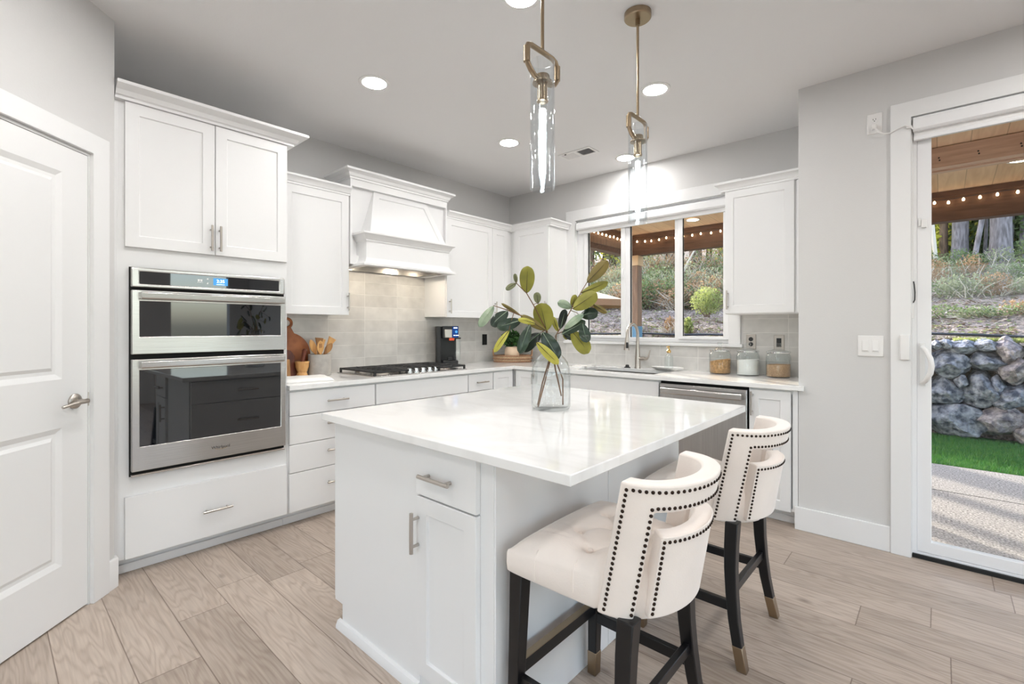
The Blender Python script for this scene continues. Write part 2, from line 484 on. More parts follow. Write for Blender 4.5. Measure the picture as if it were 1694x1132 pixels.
M_['fol_rust'] = leafy('rusty_foliage', lin((186, 152, 112)), lin((128, 100, 78)), 0.4, scale=1.5)
M_['fol_lime'] = leafy('lime_foliage', lin((172, 180, 108)), lin((116, 130, 74)), 0.45, scale=2.5)
M_['palebranch'] = pbr('pale_bare_branch', lin((196, 186, 172)), 0.85)
M_['litter'] = leafy('leaf_litter', lin((206, 190, 178)), lin((112, 92, 80)), 0.1, 0.9, 3.0)
M_['weed'] = leafy('weed_green', lin((150, 160, 104)), lin((110, 116, 80)), 0.3, 0.8, 1.0)
M_['hose'] = pbr('black_hose', (0.02, 0.025, 0.035), 0.4)

# ------------------------------------------------------------------ mesh builder
class MB:
    def __init__(self):
        self.v, self.f, self.mi = [], [], []
        self.cur = 0
    def add(self, vs, fs):
        o = len(self.v)
        self.v.extend(Vector(p) for p in vs)
        for f in fs:
            self.f.append(tuple(i + o for i in f)); self.mi.append(self.cur)
        return self
    def box(self, x0, x1, y0, y1, z0, z1):
        x0, x1 = min(x0, x1), max(x0, x1); y0, y1 = min(y0, y1), max(y0, y1); z0, z1 = min(z0, z1), max(z0, z1)
        vs = [(x0, y0, z0), (x1, y0, z0), (x1, y1, z0), (x0, y1, z0), (x0, y0, z1), (x1, y0, z1), (x1, y1, z1), (x0, y1, z1)]
        return self.add(vs, [(0, 3, 2, 1), (4, 5, 6, 7), (0, 1, 5, 4), (1, 2, 6, 5), (2, 3, 7, 6), (3, 0, 4, 7)])
    def obox(self, c, u, v, w, hu, hv, hw):
        c, u, v, w = Vector(c), Vector(u).normalized(), Vector(v).normalized(), Vector(w).normalized()
        vs = [c + u * a * hu + v * b * hv + w * d * hw for d in (-1, 1) for a, b in ((-1, -1), (1, -1), (1, 1), (-1, 1))]
        return self.add(vs, [(0, 3, 2, 1), (4, 5, 6, 7), (0, 1, 5, 4), (1, 2, 6, 5), (2, 3, 7, 6), (3, 0, 4, 7)])
    def frames(self, pts, close=False):
        pts = [Vector(p) for p in pts]
        T = []
        n = len(pts)
        for i in range(n):
            a = pts[i - 1] if (i > 0 or close) else pts[i]
            b = pts[(i + 1) % n] if (i < n - 1 or close) else pts[i]
            T.append((b - a).normalized())
        up = Vector((0, 0, 1)) if abs(T[0].z) < 0.95 else Vector((1, 0, 0))
        nn = (up - T[0] * up.dot(T[0])).normalized()
        out = []
        for i in range(n):
            nn = (nn - T[i] * nn.dot(T[i]))
            nn = nn.normalized() if nn.length > 1e-6 else T[i].orthogonal().normalized()
            out.append((pts[i], nn, T[i].cross(nn)))
        return out
    def tube(self, pts, r, seg=12, cap=True, close=False):
        fr = self.frames(pts, close)
        rr = r if isinstance(r, (list, tuple)) else [r] * len(fr)
        vs = []
        for (p, a, b), q in zip(fr, rr):
            for k in range(seg):
                t = 2 * math.pi * k / seg
                vs.append(p + a * math.cos(t) * q + b * math.sin(t) * q)
        fs = []
        n = len(fr)
        for i in range(n if close else n - 1):
            j = (i + 1) % n
            for k in range(seg):
                l = (k + 1) % seg
                fs.append((i * seg + k, i * seg + l, j * seg + l, j * seg + k))
        if cap and not close:
            fs.append(tuple(range(seg - 1, -1, -1)))
            fs.append(tuple((n - 1) * seg + k for k in range(seg)))
        return self.add(vs, fs)
    def lathe(self, prof, c=(0, 0, 0), seg=32, axis='Z', sx=1.0, sy=1.0):
        """prof: list of (r, z); r = 0 ends close to a point"""
        c = Vector(c)
        vs, rings = [], []
        for r, z in prof:
            if r < 1e-6:
                rings.append([len(vs)]); vs.append((0, 0, z))
            else:
                rings.append(list(range(len(vs), len(vs) + seg)))
                for k in range(seg):
                    t = 2 * math.pi * k / seg
                    vs.append((r * math.cos(t) * sx, r * math.sin(t) * sy, z))
        fs = []
        for a, b in zip(rings, rings[1:]):
            for k in range(seg):
                l = (k + 1) % seg
                if len(a) == 1 and len(b) == 1:
                    continue
                if len(a) == 1:
                    fs.append((a[0], b[k], b[l]))
                elif len(b) == 1:
                    fs.append((a[k], b[0], a[l]))
                else:
                    fs.append((a[k], b[k], b[l], a[l]))
        if axis == 'X':
            vs = [(z, x, y) for x, y, z in vs]
        elif axis == 'Y':
            vs = [(y, z, x) for x, y, z in vs]
        vs = [Vector(p) + c for p in vs]
        fs = [tuple(reversed(f)) for f in fs]
        return self.add(vs, fs)
    def prism(self, poly, d0, d1, to3):
        """extrude a 2-D polygon between d0 and d1; to3(u, v, d) gives the point"""
        n = len(poly)
        vs = [to3(u, v, d0) for u, v in poly] + [to3(u, v, d1) for u, v in poly]
        fs = [tuple(range(n - 1, -1, -1)), tuple(range(n, 2 * n))]
        for i in range(n):
            j = (i + 1) % n
            fs.append((i, j, n + j, n + i))
        return self.add(vs, fs)
    def sweep(self, path, prof, closed=False):
        """mitred moulding: plan path [(x, y)], profile [(out, z)] with out to the right of travel"""
        n = len(path)
        P = [Vector((a, b, 0)) for a, b in path]
        offs = []
        for i in range(n):
            def nrm(a, b):
                d = (b - a).normalized()
                return Vector((d.y, -d.x, 0))
            if 0 < i < n - 1 or closed:
                n1 = nrm(P[i - 1], P[i]); n2 = nrm(P[i], P[(i + 1) % n])
                m = (n1 + n2)
                m = m / max(1e-6, m.dot(n1))
            elif i == 0:
                m = nrm(P[0], P[1])
            else:
                m = nrm(P[-2], P[-1])
            offs.append(m)
        k = len(prof)
        vs = [P[i] + offs[i] * o + Vector((0, 0, z)) for i in range(n) for o, z in prof]
        fs = []
        for i in range(n if closed else n - 1):
            j = (i + 1) % n
            for a in range(k):
                b = (a + 1) % k
                fs.append((i * k + a, j * k + a, j * k + b, i * k + b))
        if not closed:
            fs.append(tuple(range(k))); fs.append(tuple((n - 1) * k + a for a in range(k - 1, -1, -1)))
        return self.add(vs, fs)
    def cells(self, xs, ys, keep, z0, z1):
        """connected slab over a grid with cells left out"""
        nx, ny = len(xs), len(ys)
        vs = [(x, y, z) for z in (z0, z1) for y in ys for x in xs]
        idx = lambda i, j, k: k * nx * ny + j * nx + i
        K = lambda i, j: 0 <= i < nx - 1 and 0 <= j < ny - 1 and keep(0.5 * (xs[i] + xs[i + 1]), 0.5 * (ys[j] + ys[j + 1]))
        fs = []
        for j in range(ny - 1):
            for i in range(nx - 1):
                if not K(i, j):
                    continue
                fs.append((idx(i, j, 0), idx(i, j + 1, 0), idx(i + 1, j + 1, 0), idx(i + 1, j, 0)))
                fs.append((idx(i, j, 1), idx(i + 1, j, 1), idx(i + 1, j + 1, 1), idx(i, j + 1, 1)))
                if not K(i, j - 1): fs.append((idx(i, j, 0), idx(i + 1, j, 0), idx(i + 1, j, 1), idx(i, j, 1)))
                if not K(i, j + 1): fs.append((idx(i + 1, j + 1, 0), idx(i, j + 1, 0), idx(i, j + 1, 1), idx(i + 1, j + 1, 1)))
                if not K(i - 1, j): fs.append((idx(i, j + 1, 0), idx(i, j, 0), idx(i, j, 1), idx(i, j + 1, 1)))
                if not K(i + 1, j): fs.append((idx(i + 1, j, 0), idx(i + 1, j + 1, 0), idx(i + 1, j + 1, 1), idx(i + 1, j, 1)))
        used = sorted({i for f in fs for i in f})
        mp = {o: n for n, o in enumerate(used)}
        return self.add([vs[o] for o in used], [tuple(mp[i] for i in f) for f in fs])
    def shaker(self, O, U, Nn, w, h, t=0.02, st=0.057, rec=0.008):
        """recessed-panel door: O lower corner on the back plane, U along the width, N outward"""
        O, U, Nn, Z = Vector(O), Vector(U), Vector(Nn), Vector((0, 0, 1))
        def P(a, b, c): return O + U * a + Z * b + Nn * c
        loops = [
            [(0, 0, 0), (w, 0, 0), (w, h, 0), (0, h, 0)],
            [(0, 0, t), (w, 0, t), (w, h, t), (0, h, t)],
            [(st, st, t), (w - st, st, t), (w - st, h - st, t), (st, h - st, t)],
            [(st + .003, st + .003, t - rec), (w - st - .003, st + .003, t - rec), (w - st - .003, h - st - .003, t - rec), (st + .003, h - st - .003, t - rec)]]
        vs = [P(*q) for l in loops for q in l]
        fs = [(3, 2, 1, 0), (12, 13, 14, 15)]
        for l in range(3):
            for i in range(4):
                j = (i + 1) % 4
                fs.append((l * 4 + i, l * 4 + j, l * 4 + 4 + j, l * 4 + 4 + i))
        if U.cross(Z).dot(Nn) < 0:
            fs = [tuple(reversed(f)) for f in fs]
        return self.add(vs, fs)
    def pull(self, c, along, Nn, length=0.14, r=0.006, off=0.03):
        c, a, n = Vector(c), Vector(along).normalized(), Vector(Nn).normalized()
        self.tube([c + n * off - a * length / 2, c + n * off + a * length / 2], r, 10)
        for s in (-1, 1):
            p = c + a * s * (length / 2 - 0.022)
            self.tube([p, p + n * off], r * 0.8, 8)
        return self
    def build(self, name, mats, parent=None, bevel=0.0, smooth=35, seg=2, sub=0):
        org = Vector((0, 0, 0))
        if parent is not None:
            p = parent
            org = Vector(p['_o'])
        me = bpy.data.meshes.new(name)
        me.from_pydata([tuple(p - org) for p in self.v], [], self.f)
        if not isinstance(mats, (list, tuple)):
            mats = [mats]
        for m in mats:
            me.materials.append(M_[m] if isinstance(m, str) else m)
        if len(mats) > 1:
            me.polygons.foreach_set('material_index', self.mi)
        me.update()
        if smooth:
            me.polygons.foreach_set('use_smooth', [True] * len(me.polygons))
            if smooth < 180:
                me.set_sharp_from_angle(angle=math.radians(smooth))
        o = bpy.data.objects.new(name, me)
        COL.objects.link(o)
        o['_o'] = tuple(org)
        if parent is not None:
            o.parent = parent
        if bevel > 0:
            md = o.modifiers.new('bevel', 'BEVEL')
            md.width = bevel; md.segments = seg; md.limit_method = 'ANGLE'; md.angle_limit = math.radians(40)
            md.use_clamp_overlap = True
        if sub:
            md = o.modifiers.new('sub', 'SUBSURF'); md.levels = sub; md.render_levels = sub
        return o

def tag(o, label=None, cat=None, group=None, kind=None):
    if label: o['label'] = label
    if cat: o['category'] = cat
    if group: o['group'] = group
    if kind: o['kind'] = kind
    return o

def thing(name, label, cat, loc, group=None):
    o = bpy.data.objects.new(name, None)
    o.empty_display_size = 0.1
    COL.objects.link(o)
    o.location = loc
    o['_o'] = tuple(loc)
    return tag(o, label, cat, group)

def copy_tree(o, loc=None, parent=None):
    c = o.copy(); COL.objects.link(c)
    if parent is not None: c.parent = parent
    if loc is not None: c.location = loc
    for ch in list(KIDS(o)):
        copy_tree(ch, None, c)
    return c

def KIDS(o):
    return [x for x in bpy.data.objects if x.parent is o]

def struct(mb, name, mat, bevel=0.0, parent=None):
    o = mb.build(name, mat, parent, bevel)
    o['kind'] = 'structure'
    return o

def text_mesh(name, body, mat, size, loc, rot, parent, extrude=0.0008):
    cu = bpy.data.curves.new(name, 'FONT')
    cu.body = body; cu.size = size; cu.align_x = 'CENTER'; cu.align_y = 'CENTER'; cu.extrude = extrude
    tmp = bpy.data.objects.new(name + '_tmp', cu)
    COL.objects.link(tmp)
    dg = bpy.context.evaluated_depsgraph_get()
    me = bpy.data.meshes.new_from_object(tmp.evaluated_get(dg))
    bpy.data.objects.remove(tmp)
    me.materials.clear(); me.materials.append(M_[mat])
    me.transform(Matrix.Translation(Vector(loc) - Vector(parent['_o'])) @ rot.to_matrix().to_4x4())
    o = bpy.data.objects.new(name, me)
    COL.objects.link(o); o.parent = parent; o['_o'] = parent['_o']
    return o

X, Y, Z = Vector((1, 0, 0)), Vector((0, 1, 0)), Vector((0, 0, 1))
H = 2.726          # ceiling
ZC = 0.889         # worktop height
CT = 0.030         # worktop thickness

# ------------------------------------------------------------------ setting: shell of the room
XW = 2.976         # end of the window wall
YR = -0.618        # face of the wall with the patio door
R2 = 2 ** 0.5
P0 = Vector((0.678, -3.563, 0)); PN = Vector((1, 1, 0)) / R2; PS = Vector((1, -1, 0)) / R2
def pant(s, e, z):  # along the pantry wall, out of the wall (0 = face of trim), height
    return P0 + PS * s + PN * e + Z * z

XE, YS, XP = 7.4, -8.2, 1.47
inside = lambda x, y: y < YR + .15 or x < XW + .15
struct(MB().cells([-0.15, XW + .15, XE + .2], [YS - .2, YR + .148, 0.15], inside, -0.12, 0.0), 'floor', 'floor')
struct(MB().cells([-0.15, XW + .15, XE + .2], [YS - .2, YR + .148, 0.15], inside, H, H + .12), 'ceiling', 'ceil')
struct(MB().box(-0.15, 0, -3.58, 0.0, 0, H), 'wall_west', 'wall')
# window wall with its opening
WX0, WX1, WZ0, WZ1 = 0.904, 2.372, 1.118, 2.322
mb = MB()
mb.cells([-0.15, WX0, WX1, XW + .15], [0, WZ0, WZ1, H], lambda x, z: not (WX0 < x < WX1 and WZ0 < z < WZ1), 0.0, 0.15)
mb.v = [Vector((p.x, p.z, p.y)) for p in mb.v]; mb.f = [tuple(reversed(f)) for f in mb.f]
struct(mb, 'wall_north', 'wall')
struct(MB().box(XW, XW + .15, YR, 0.0, 0, H), 'wall_return', 'wall')
DX0, DX1, DZ1 = 3.512, 5.30, 2.40
mb = MB()
mb.cells([XW + .15, DX0, DX1, XE], [0.0, DZ1, H], lambda x, z: not (DX0 < x < DX1 and z < DZ1), YR, YR + .15)
mb.v = [Vector((p.x, p.z, p.y)) for p in mb.v]; mb.f = [tuple(reversed(f)) for f in mb.f]
struct(mb, 'wall_patio', 'wall')
# east wall with two windows, south wall with a wide unseen window added for fill light, west wall of the living side
mb = MB()
EW = [(-1.85, -0.95), (-3.4, -2.3), (-6.8, -5.0)]
mb.cells(sorted([YS, YR] + [v for w in EW for v in w]), [0.0, 0.35, 2.25, H], lambda y, z: not (any(a < y < b for a, b in EW) and 0.35 < z < 2.25), XE, XE + .15)
mb.v = [Vector((p.z, p.x, p.y)) for p in mb.v]
struct(mb, 'wall_east', 'wall')
mb = MB()
mb.cells([XP - .15, 2.2, 5.9, XE + .15], [0.0, 0.35, 2.3, H], lambda x, z: not (2.2 < x < 5.9 and 0.35 < z < 2.3), YS - .15, YS)
mb.v = [Vector((p.x, p.z, p.y)) for p in mb.v]; mb.f = [tuple(reversed(f)) for f in mb.f]
struct(mb, 'wall_south', 'wall')
struct(MB().box(XP - .15, XP, YS, -4.5, 0, H), 'wall_living', 'wall')

# pantry: diagonal wall with its door, and the short return beside the tall cabinet
WB = -0.015        # wall face lies behind the trim face
DS0, DS1, DH = 0.162, 0.924, 2.020
def pant_box(mb, s0, s1, e0, e1, z0, z1):
    vs = [pant(s, e, z) for z in (z0, z1) for s, e in ((s0, e0), (s1, e0), (s1, e1), (s0, e1))]
    return mb.add(vs, [(0, 1, 2, 3), (7, 6, 5, 4), (1, 0, 4, 5), (2, 1, 5, 6), (3, 2, 6, 7), (0, 3, 7, 4)])
mb = MB()
mb.cells([0.011, DS0 - .012, DS1 + .012, 1.30], [0.0, DH + .010, H], lambda s, z: not (DS0 - .012 < s < DS1 + .012 and z < DH + .010), WB - .115, WB)
mb.v = [pant(p.x, p.z, p.y) for p in mb.v]; mb.f = [tuple(reversed(f)) for f in mb.f]
struct(mb, 'wall_pantry', 'wall')
c0 = pant(0.011, WB, 0)
struct(MB().box(0, c0.x, c0.y - .10, c0.y, 0, H), 'wall_pantry_return', 'wall')
# casing, jamb and baseboard round the pantry door
mb = MB()
mb.cells([0.062, 0.154, DS1 + .008, DS1 + .10], [0.0, 2.036, 2.124], lambda s, z: not (0.154 < s < DS1 + .008 and z < 2.036), WB, 0.003)
mb.v = [pant(p.x, p.z, p.y) for p in mb.v]; mb.f = [tuple(reversed(f)) for f in mb.f]
struct(mb, 'trim_1', 'trim', 0.002)
mb = MB()
mb.cells([DS0 - .012, DS0 - .001, DS1 + .001, DS1 + .012], [0.0, DH + .002, DH + .010], lambda s, z: not (DS0 - .001 < s < DS1 + .001 and z < DH + .002), WB - .115, WB)
mb.v = [pant(p.x, p.z, p.y) for p in mb.v]; mb.f = [tuple(reversed(f)) for f in mb.f]
struct(mb, 'trim_2', 'trim')
mb = MB()
q0, q1, q2 = pant(0.062, WB, 0), pant(0.011, WB, 0), Vector((0.50, c0.y, 0))
mb.sweep([(q0.x, q0.y), (q1.x, q1.y), (0.645, c0.y)], [(0, 0), (.015, 0), (.015, .134), (.011, .141), (0, .141)])
struct(mb, 'baseboard_pantry', 'trim', 0.0015)
mb = MB(); mb.box(XP, XP + .015, YS, -4.5, 0, .14); struct(mb, 'baseboard_living', 'trim')

def pantry_door():
    d = thing('door_1', None, None, pant((DS0 + DS1) / 2, -.02, 0)); d['kind'] = 'structure'
    mb = MB()
    e1, e0 = -0.018, -0.053
    w = DS1 - DS0
    # slab front with two raised panels: grid of loops
    pan = [(0.291, DS1 - 0.129, 0.241, 0.826), (0.291, DS1 - 0.129, 1.031, 1.909)]
    xs = [DS0, 0.291, DS1 - 0.129, DS1]
    zs = [0.008, 0.241, 0.826, 1.031, 1.909, DH]
    nx = len(xs)
    vs = [pant(s, e1, z) for z in zs for s in xs]
    fs = []
    for j in range(len(zs) - 1):
        for i in range(nx - 1):
            if i == 1 and j in (1, 3):
                continue
            fs.append((j * nx + i, j * nx + i + 1, (j + 1) * nx + i + 1, (j + 1) * nx + i))
    fs = [tuple(reversed(f)) for f in fs]
    mb.add(vs, fs)
    for s0, s1, z0, z1 in pan:
        prof = [(0, 0), (.010, -.004), (.022, -.010), (.036, -.010), (.050, -.003)]
        loops = [[pant(a, e1 + dz, b) for a, b in ((s0 + o, z0 + o), (s1 - o, z0 + o), (s1 - o, z1 - o), (s0 + o, z1 - o))] for o, dz in prof]
        vs = [p for l in loops for p in l]
        fs = []
        for l in range(len(loops) - 1):
            for i in range(4):
                j = (i + 1) % 4
                fs.append((l * 4 + i, l * 4 + 4 + i, l * 4 + 4 + j, l * 4 + j))
        k = (len(loops) - 1) * 4
        fs.append((k + 3, k + 2, k + 1, k))
        mb.add(vs, fs)
    # edges and back
    c = [(DS0, .008), (DS1, .008), (DS1, DH), (DS0, DH)]
    vs = [pant(a, e1, b) for a, b in c] + [pant(a, e0, b) for a, b in c]
    mb.add(vs, [(0, 1, 5, 4), (1, 2, 6, 5), (2, 3, 7, 6), (3, 0, 4, 7), (4, 5, 6, 7)])
    mb.build('door_slab', 'trim', d, smooth=25)
    hz = 0.928
    h = MB()
    kc = pant(0.231, e1, hz)
    a = h.tube([kc, kc + PN * .006, kc + PN * .010, kc + PN * .014], [.033, .033, .029, .016], 28)
    h.tube([kc + PN * .012, kc + PN * .042], .010, 16)
    pts = [kc + PN * .045 - PS * .012, kc + PN * .047 + PS * .02, kc + PN * .046 + PS * .06 - Z * .004, kc + PN * .040 + PS * .105 - Z * .012]
    h.tube(pts, [.011, .010, .008, .006], 12)
    h.build('door_handle', 'nickel', d)
    l = MB(); l.obox(pant(DS0 - .003, e1 - .012, hz), PS, PN, Z, .003, .016, .032)
    l.build('strike_plate', 'nickel', d, 0.003)
    g = MB(); g.obox(pant(DS0 + .38, -.04, .004), PS, PN, Z, .36, .012, .003); g.build('door_sweep', 'gap', d)
pantry_door()

# window over the sink
def kitchen_window():
    w = thing('window_1', None, None, ((WX0 + WX1) / 2, 0.05, WZ0)); w['kind'] = 'structure'
    xs = [WX0, 0.962, 1.024, 1.398, 1.484, 1.912, 1.977, 2.350, WX1]
    zs = [WZ0, 1.160, 1.176, 2.262, 2.300, WZ1]
    mb = MB()
    gl = [(1.024, 1.398, 1.176), (1.484, 1.912, 1.160), (1.977, 2.350, 1.176)]
    def keep(x, z):
        for a, b, c in gl:
            if a < x < b and c < z < 2.262:
                return False
        return True
    mb.cells(xs, zs, keep, 0.03, 0.075)
    mb.v = [Vector((p.x, p.z, p.y)) for p in mb.v]; mb.f = [tuple(reversed(f)) for f in mb.f]
    mb.build('window_frame', 'vinyl', w, 0.003)
    for a, b, c in ((0.985, 1.438, 1.150), (1.945, 2.362, 1.150)):   # the two sliding sashes stand proud of the frame
        s = MB()
        s.cells([a, a + .040, b - .042, b], [c, 1.176, 2.262, 2.29], lambda x, z, a=a, b=b: not (a + .040 < x < b - .042 and 1.176 < z < 2.262), 0.018, 0.03)
        s.v = [Vector((p.x, p.z, p.y)) for p in s.v]; s.f = [tuple(reversed(f)) for f in s.f]
        s.build('sash', 'vinyl', w, 0.003)
    for a, b, c in gl:
        p = MB(); p.box(a - .004, b + .004, .052, .056, c - .004, 2.266); p.build('pane', 'pane', w)
        MB().box(a, a + .0075, .040, .051, c, 2.262).build('glazing_seal', 'gap', w)
    l = MB(); l.box(1.415, 1.428, .004, .018, 1.72, 1.80); l.build('sash_lock', 'vinyl', w, 0.003)
kitchen_window()
mb = MB()
mb.cells([0.793, WX0, WX1, 2.462], [1.118, WZ1, 2.424], lambda x, z: not (WX0 < x < WX1 and z < WZ1), -.020, 0.0)
mb.v = [Vector((p.x, p.z, p.y)) for p in mb.v]; mb.f = [tuple(reversed(f)) for f in mb.f]
struct(mb, 'trim_3', 'trim', 0.002)
struct(MB().box(0.770, 2.480, -.034, 0.032, 1.094, 1.118), 'trim_4', 'trim', 0.003)
mb = MB()
mb.cells([WX0, WX0 + .004, WX1 - .004, WX1], [1.118, WZ1 - .004, WZ1], lambda x, z: not (WX0 + .004 < x < WX1 - .004 and z < WZ1 - .004), 0.001, 0.149)
mb.v = [Vector((p.x, p.z, p.y)) for p in mb.v]; mb.f = [tuple(reversed(f)) for f in mb.f]
struct(mb, 'trim_5', 'trim')

b = thing('roller_blind', 'white rolled-up window blind cassette above the sink window', 'blind', (1.65, -.01, 2.215))
mb = MB()
mb.prism([(.030, 2.222), (-.026, 2.222), (-.034, 2.232), (-.034, 2.282), (-.026, 2.292), (.030, 2.292)], 0.925, 2.366, lambda u, v, d: Vector((d, u, v)))
mb.build('cassette', 'vinyl', b, 0.002)
MB().box(0.940, 2.350, .002, .012, 2.196, 2.224).build('fabric', 'plate', b)
MB().box(0.938, 2.352, -.006, .014, 2.184, 2.198).build('bottom_bar', 'vinyl', b, 0.003)

# patio door: frame, two panels, handle
def patio_door():
    d = thing('door_2', None, None, ((DX0 + DX1) / 2, -.54, 0)); d['kind'] = 'structure'
    y0, y1 = -0.600, -0.470
    mb = MB()
    mb.cells([DX0, DX0 + .022, DX1 - .022, DX1], [0.0, 0.030, DZ1 - .022, DZ1], lambda x, z: not (DX0 + .022 < x < DX1 - .022 and 0.030 < z < DZ1 - .022), y0, y1)
    mb.v = [Vector((p.x, p.z, p.y)) for p in mb.v]; mb.f = [tuple(reversed(f)) for f in mb.f]
    mb.build('door_frame', 'vinyl', d, 0.002)
    MB().box(DX0 + .002, DX1 - .002, -.618, -.600, 0.001, 0.020).build('sill_strip', 'gap', d)
    xm = (DX0 + DX1) / 2
    for a, b_, ya, yb in ((DX0 + .022, xm + .03, -.592, -.552), (xm - .03, DX1 - .022, -.540, -.500)):
        p = MB()
        p.cells([a, a + .060, b_ - .060, b_], [0.032, 0.092, DZ1 - .085, DZ1 - .024], lambda x, z, a=a, b_=b_: not (a + .060 < x < b_ - .060 and 0.092 < z < DZ1 - .085), ya, yb)
        p.v = [Vector((q.x, q.z, q.y)) for q in p.v]; p.f = [tuple(reversed(f)) for f in p.f]
        ps = p.build('door_panel', 'vinyl', d, 0.003)
        MB().box(a + .056, b_ - .056, (ya + yb) / 2 - .003, (ya + yb) / 2 + .003, 0.088, DZ1 - .081).build('pane', 'pane', ps)
    h = MB()
    h.box(3.545, 3.569, -.602, -.592, 0.935, 1.165)
    h.tube([(3.557, -.602, 1.145), (3.572, -.628, 1.13), (3.590, -.640, 1.085), (3.596, -.642, 1.045), (3.590, -.640, 1.005), (3.572, -.628, .965), (3.557, -.602, .950)], [.011, .012, .013, .013, .013, .012, .011], 12)
    h.build('door_handle', 'plate', d, 0.002)
    MB().box(3.540, 3.552, -.600, -.592, 1.80, 1.845).box(3.553, 3.575, -.606, -.592, 1.79, 1.835).build('shade_bracket', 'plate', d, 0.002)
patio_door()
mb = MB()
mb.cells([3.424, 3.512, DX1 + .012, DX1 + .10], [0.0, 2.392, 2.478], lambda x, z: not (3.512 < x < DX1 + .012 and z < 2.392), -.638, YR)
mb.v = [Vector((p.x, p.z, p.y)) for p in mb.v]; mb.f = [tuple(reversed(f)) for f in mb.f]
struct(mb, 'trim_6', 'trim', 0.002)
mb = MB()
mb.cells([DX0, DX0 + .004, DX1 - .004, DX1], [0.0, DZ1 - .004, DZ1], lambda x, z: not (DX0 + .004 < x < DX1 - .004 and z < DZ1 - .004), YR, -.601)
mb.v = [Vector((p.x, p.z, p.y)) for p in mb.v]; mb.f = [tuple(reversed(f)) for f in mb.f]
struct(mb, 'trim_7', 'trim')
mb = MB(); mb.box(2.957, 3.424, -.633, YR, 0, .141)
struct(mb, 'baseboard_patio', 'trim', 0.003)

b = thing('patio_door_blind', 'white rolled-up blind cassette over the sliding patio door', 'blind', (4.4, -.60, 2.28))
mb = MB()
mb.prism([(-.602, 2.306), (-.640, 2.306), (-.650, 2.318), (-.650, 2.372), (-.642, 2.382), (-.602, 2.382)], 3.520, DX1 - .01, lambda u, v, d: Vector((d, u, v)))
mb.build('cassette', 'vinyl', b, 0.002)
MB().box(3.524, DX1 - .014, -.622, -.612, 2.282, 2.308).build('fabric', 'plate', b)
MB().box(3.522, DX1 - .012, -.628, -.606, 2.262, 2.284).build('bottom_bar', 'vinyl', b, 0.003)
MB().tube([(3.516, -.60, 2.35), (3.516, -.602, 1.50)], .003, 6).build('cord', 'plate', b)
MB().tube([(3.521, -.61, 1.50), (3.5235, -.615, 1.485), (3.527, -.612, 1.44), (3.526, -.612, 1.40), (3.520, -.61, 1.385)], .0028, 6).build('tension_wire', 'black', b)
MB().box(3.514, 3.524, -.618, -.606, 1.30, 1.375).build('cord_clip', 'plate', b, 0.002)

# ------------------------------------------------------------------ cabinets
BF, BD = 0.610, 0.630       # base frame and door planes (distance from the wall)
UF, UD = 0.305, 0.325       # wall-cabinet frame and door planes
ZB = ZC - CT                # top of the base cabinets
CROWN = [(0, 0), (.006, 0), (.006, .012), (.012, .016), (.018, .034), (.036, .048), (.040, .050), (.040, .064), (0, .064)]

def part_box(name, mat, parent, a, bevel=0.0015):
    return MB().box(*a).build(name, mat, parent, bevel)

def doorA(parent, y0, y1, z0, z1, face, hy=None, hz=None, vert=True, st=0.057, hl=0.14):
    """shaker door on a cabinet along the hood wall (faces +x); handle at (hy, hz)"""
    d = MB().shaker((face - .02, y0, z0), Y, X, y1 - y0, z1 - z0, .02, st).build('door', 'cab', parent, .0015)
    if hy is not None:
        MB().pull((face, hy, hz), Z if vert else Y, X, hl).build('handle', 'nickel', d)
    return d

def doorB(parent, x0, x1, z0, z1, face, hx=None, hz=None, vert=True, st=0.057, hl=0.14):
    d = MB().shaker((x0, face + .02, z0), X, -Y, x1 - x0, z1 - z0, .02, st).build('door', 'cab', parent, .0015)
    if hx is not None:
        MB().pull((hx, face, hz), Z if vert else X, -Y, hl).build('handle', 'nickel', d)
    return d

def slabA(parent, name, y0, y1, z0, z1, face, hy=None, hz=None, hl=0.14):
    d = MB().box(face - .02, face, y0, y1, z0, z1).build(name, 'cab', parent, .002)
    if hy is not None:
        MB().pull((face, hy, hz), Y, X, hl).build('handle', 'nickel', d)
    return d

# tall oven cabinet
TY0, TY1 = -3.5745, -2.737
t = thing('oven_cabinet', 'tall white cabinet with two upper doors and a wide bottom drawer around the oven', 'cabinet', (BF / 2, (TY0 + TY1) / 2, 0))
OY0, OY1, OZ0, OZ1 = -3.512, -2.764, 0.505, 1.552
mb = MB()
mb.cells([TY0, OY0 + .012, OY1 - .012, TY1], [0.093, OZ0 + .012, OZ1 - .012, 2.39], lambda y, z: not (OY0 + .012 < y < OY1 - .012 and OZ0 + .012 < z < OZ1 - .012), 0.55, BF)
mb.v = [Vector((p.z, p.x, p.y)) for p in mb.v]
mb.build('face_frame', 'cab', t, .0015)
MB().box(0, .55, TY0, TY0 + .019, .093, 2.39).build('side_panel', 'cab', t)
MB().box(0, .55, TY1 - .019, TY1, .093, 2.39).build('side_panel', 'cab', t)
MB().box(0, .55, TY0 + .019, TY1 - .019, 2.37, 2.39).build('top_panel', 'cab', t)
MB().box(BF, BF + .006, -3.5735, -3.560, .10, 2.37).build('filler_strip', 'cab', t, .001)
doorA(t, -3.534, -3.1395, 1.653, 2.374, BD, -3.160, 1.742)
doorA(t, -3.1355, -2.743, 1.653, 2.374, BD, -3.117, 1.742)
slabA(t, 'drawer', -3.534, -2.743, 0.095, 0.403, BD, -3.130, 0.241, .145)
mb = MB(); mb.box(.44, .535, TY0, TY1, 0, .093); mb.build('toe_kick', 'cab', t)
MB().box(.535, .549, TY0, TY1, 0, .045).build('shoe_moulding', 'cab', t, .004)
mb = MB()
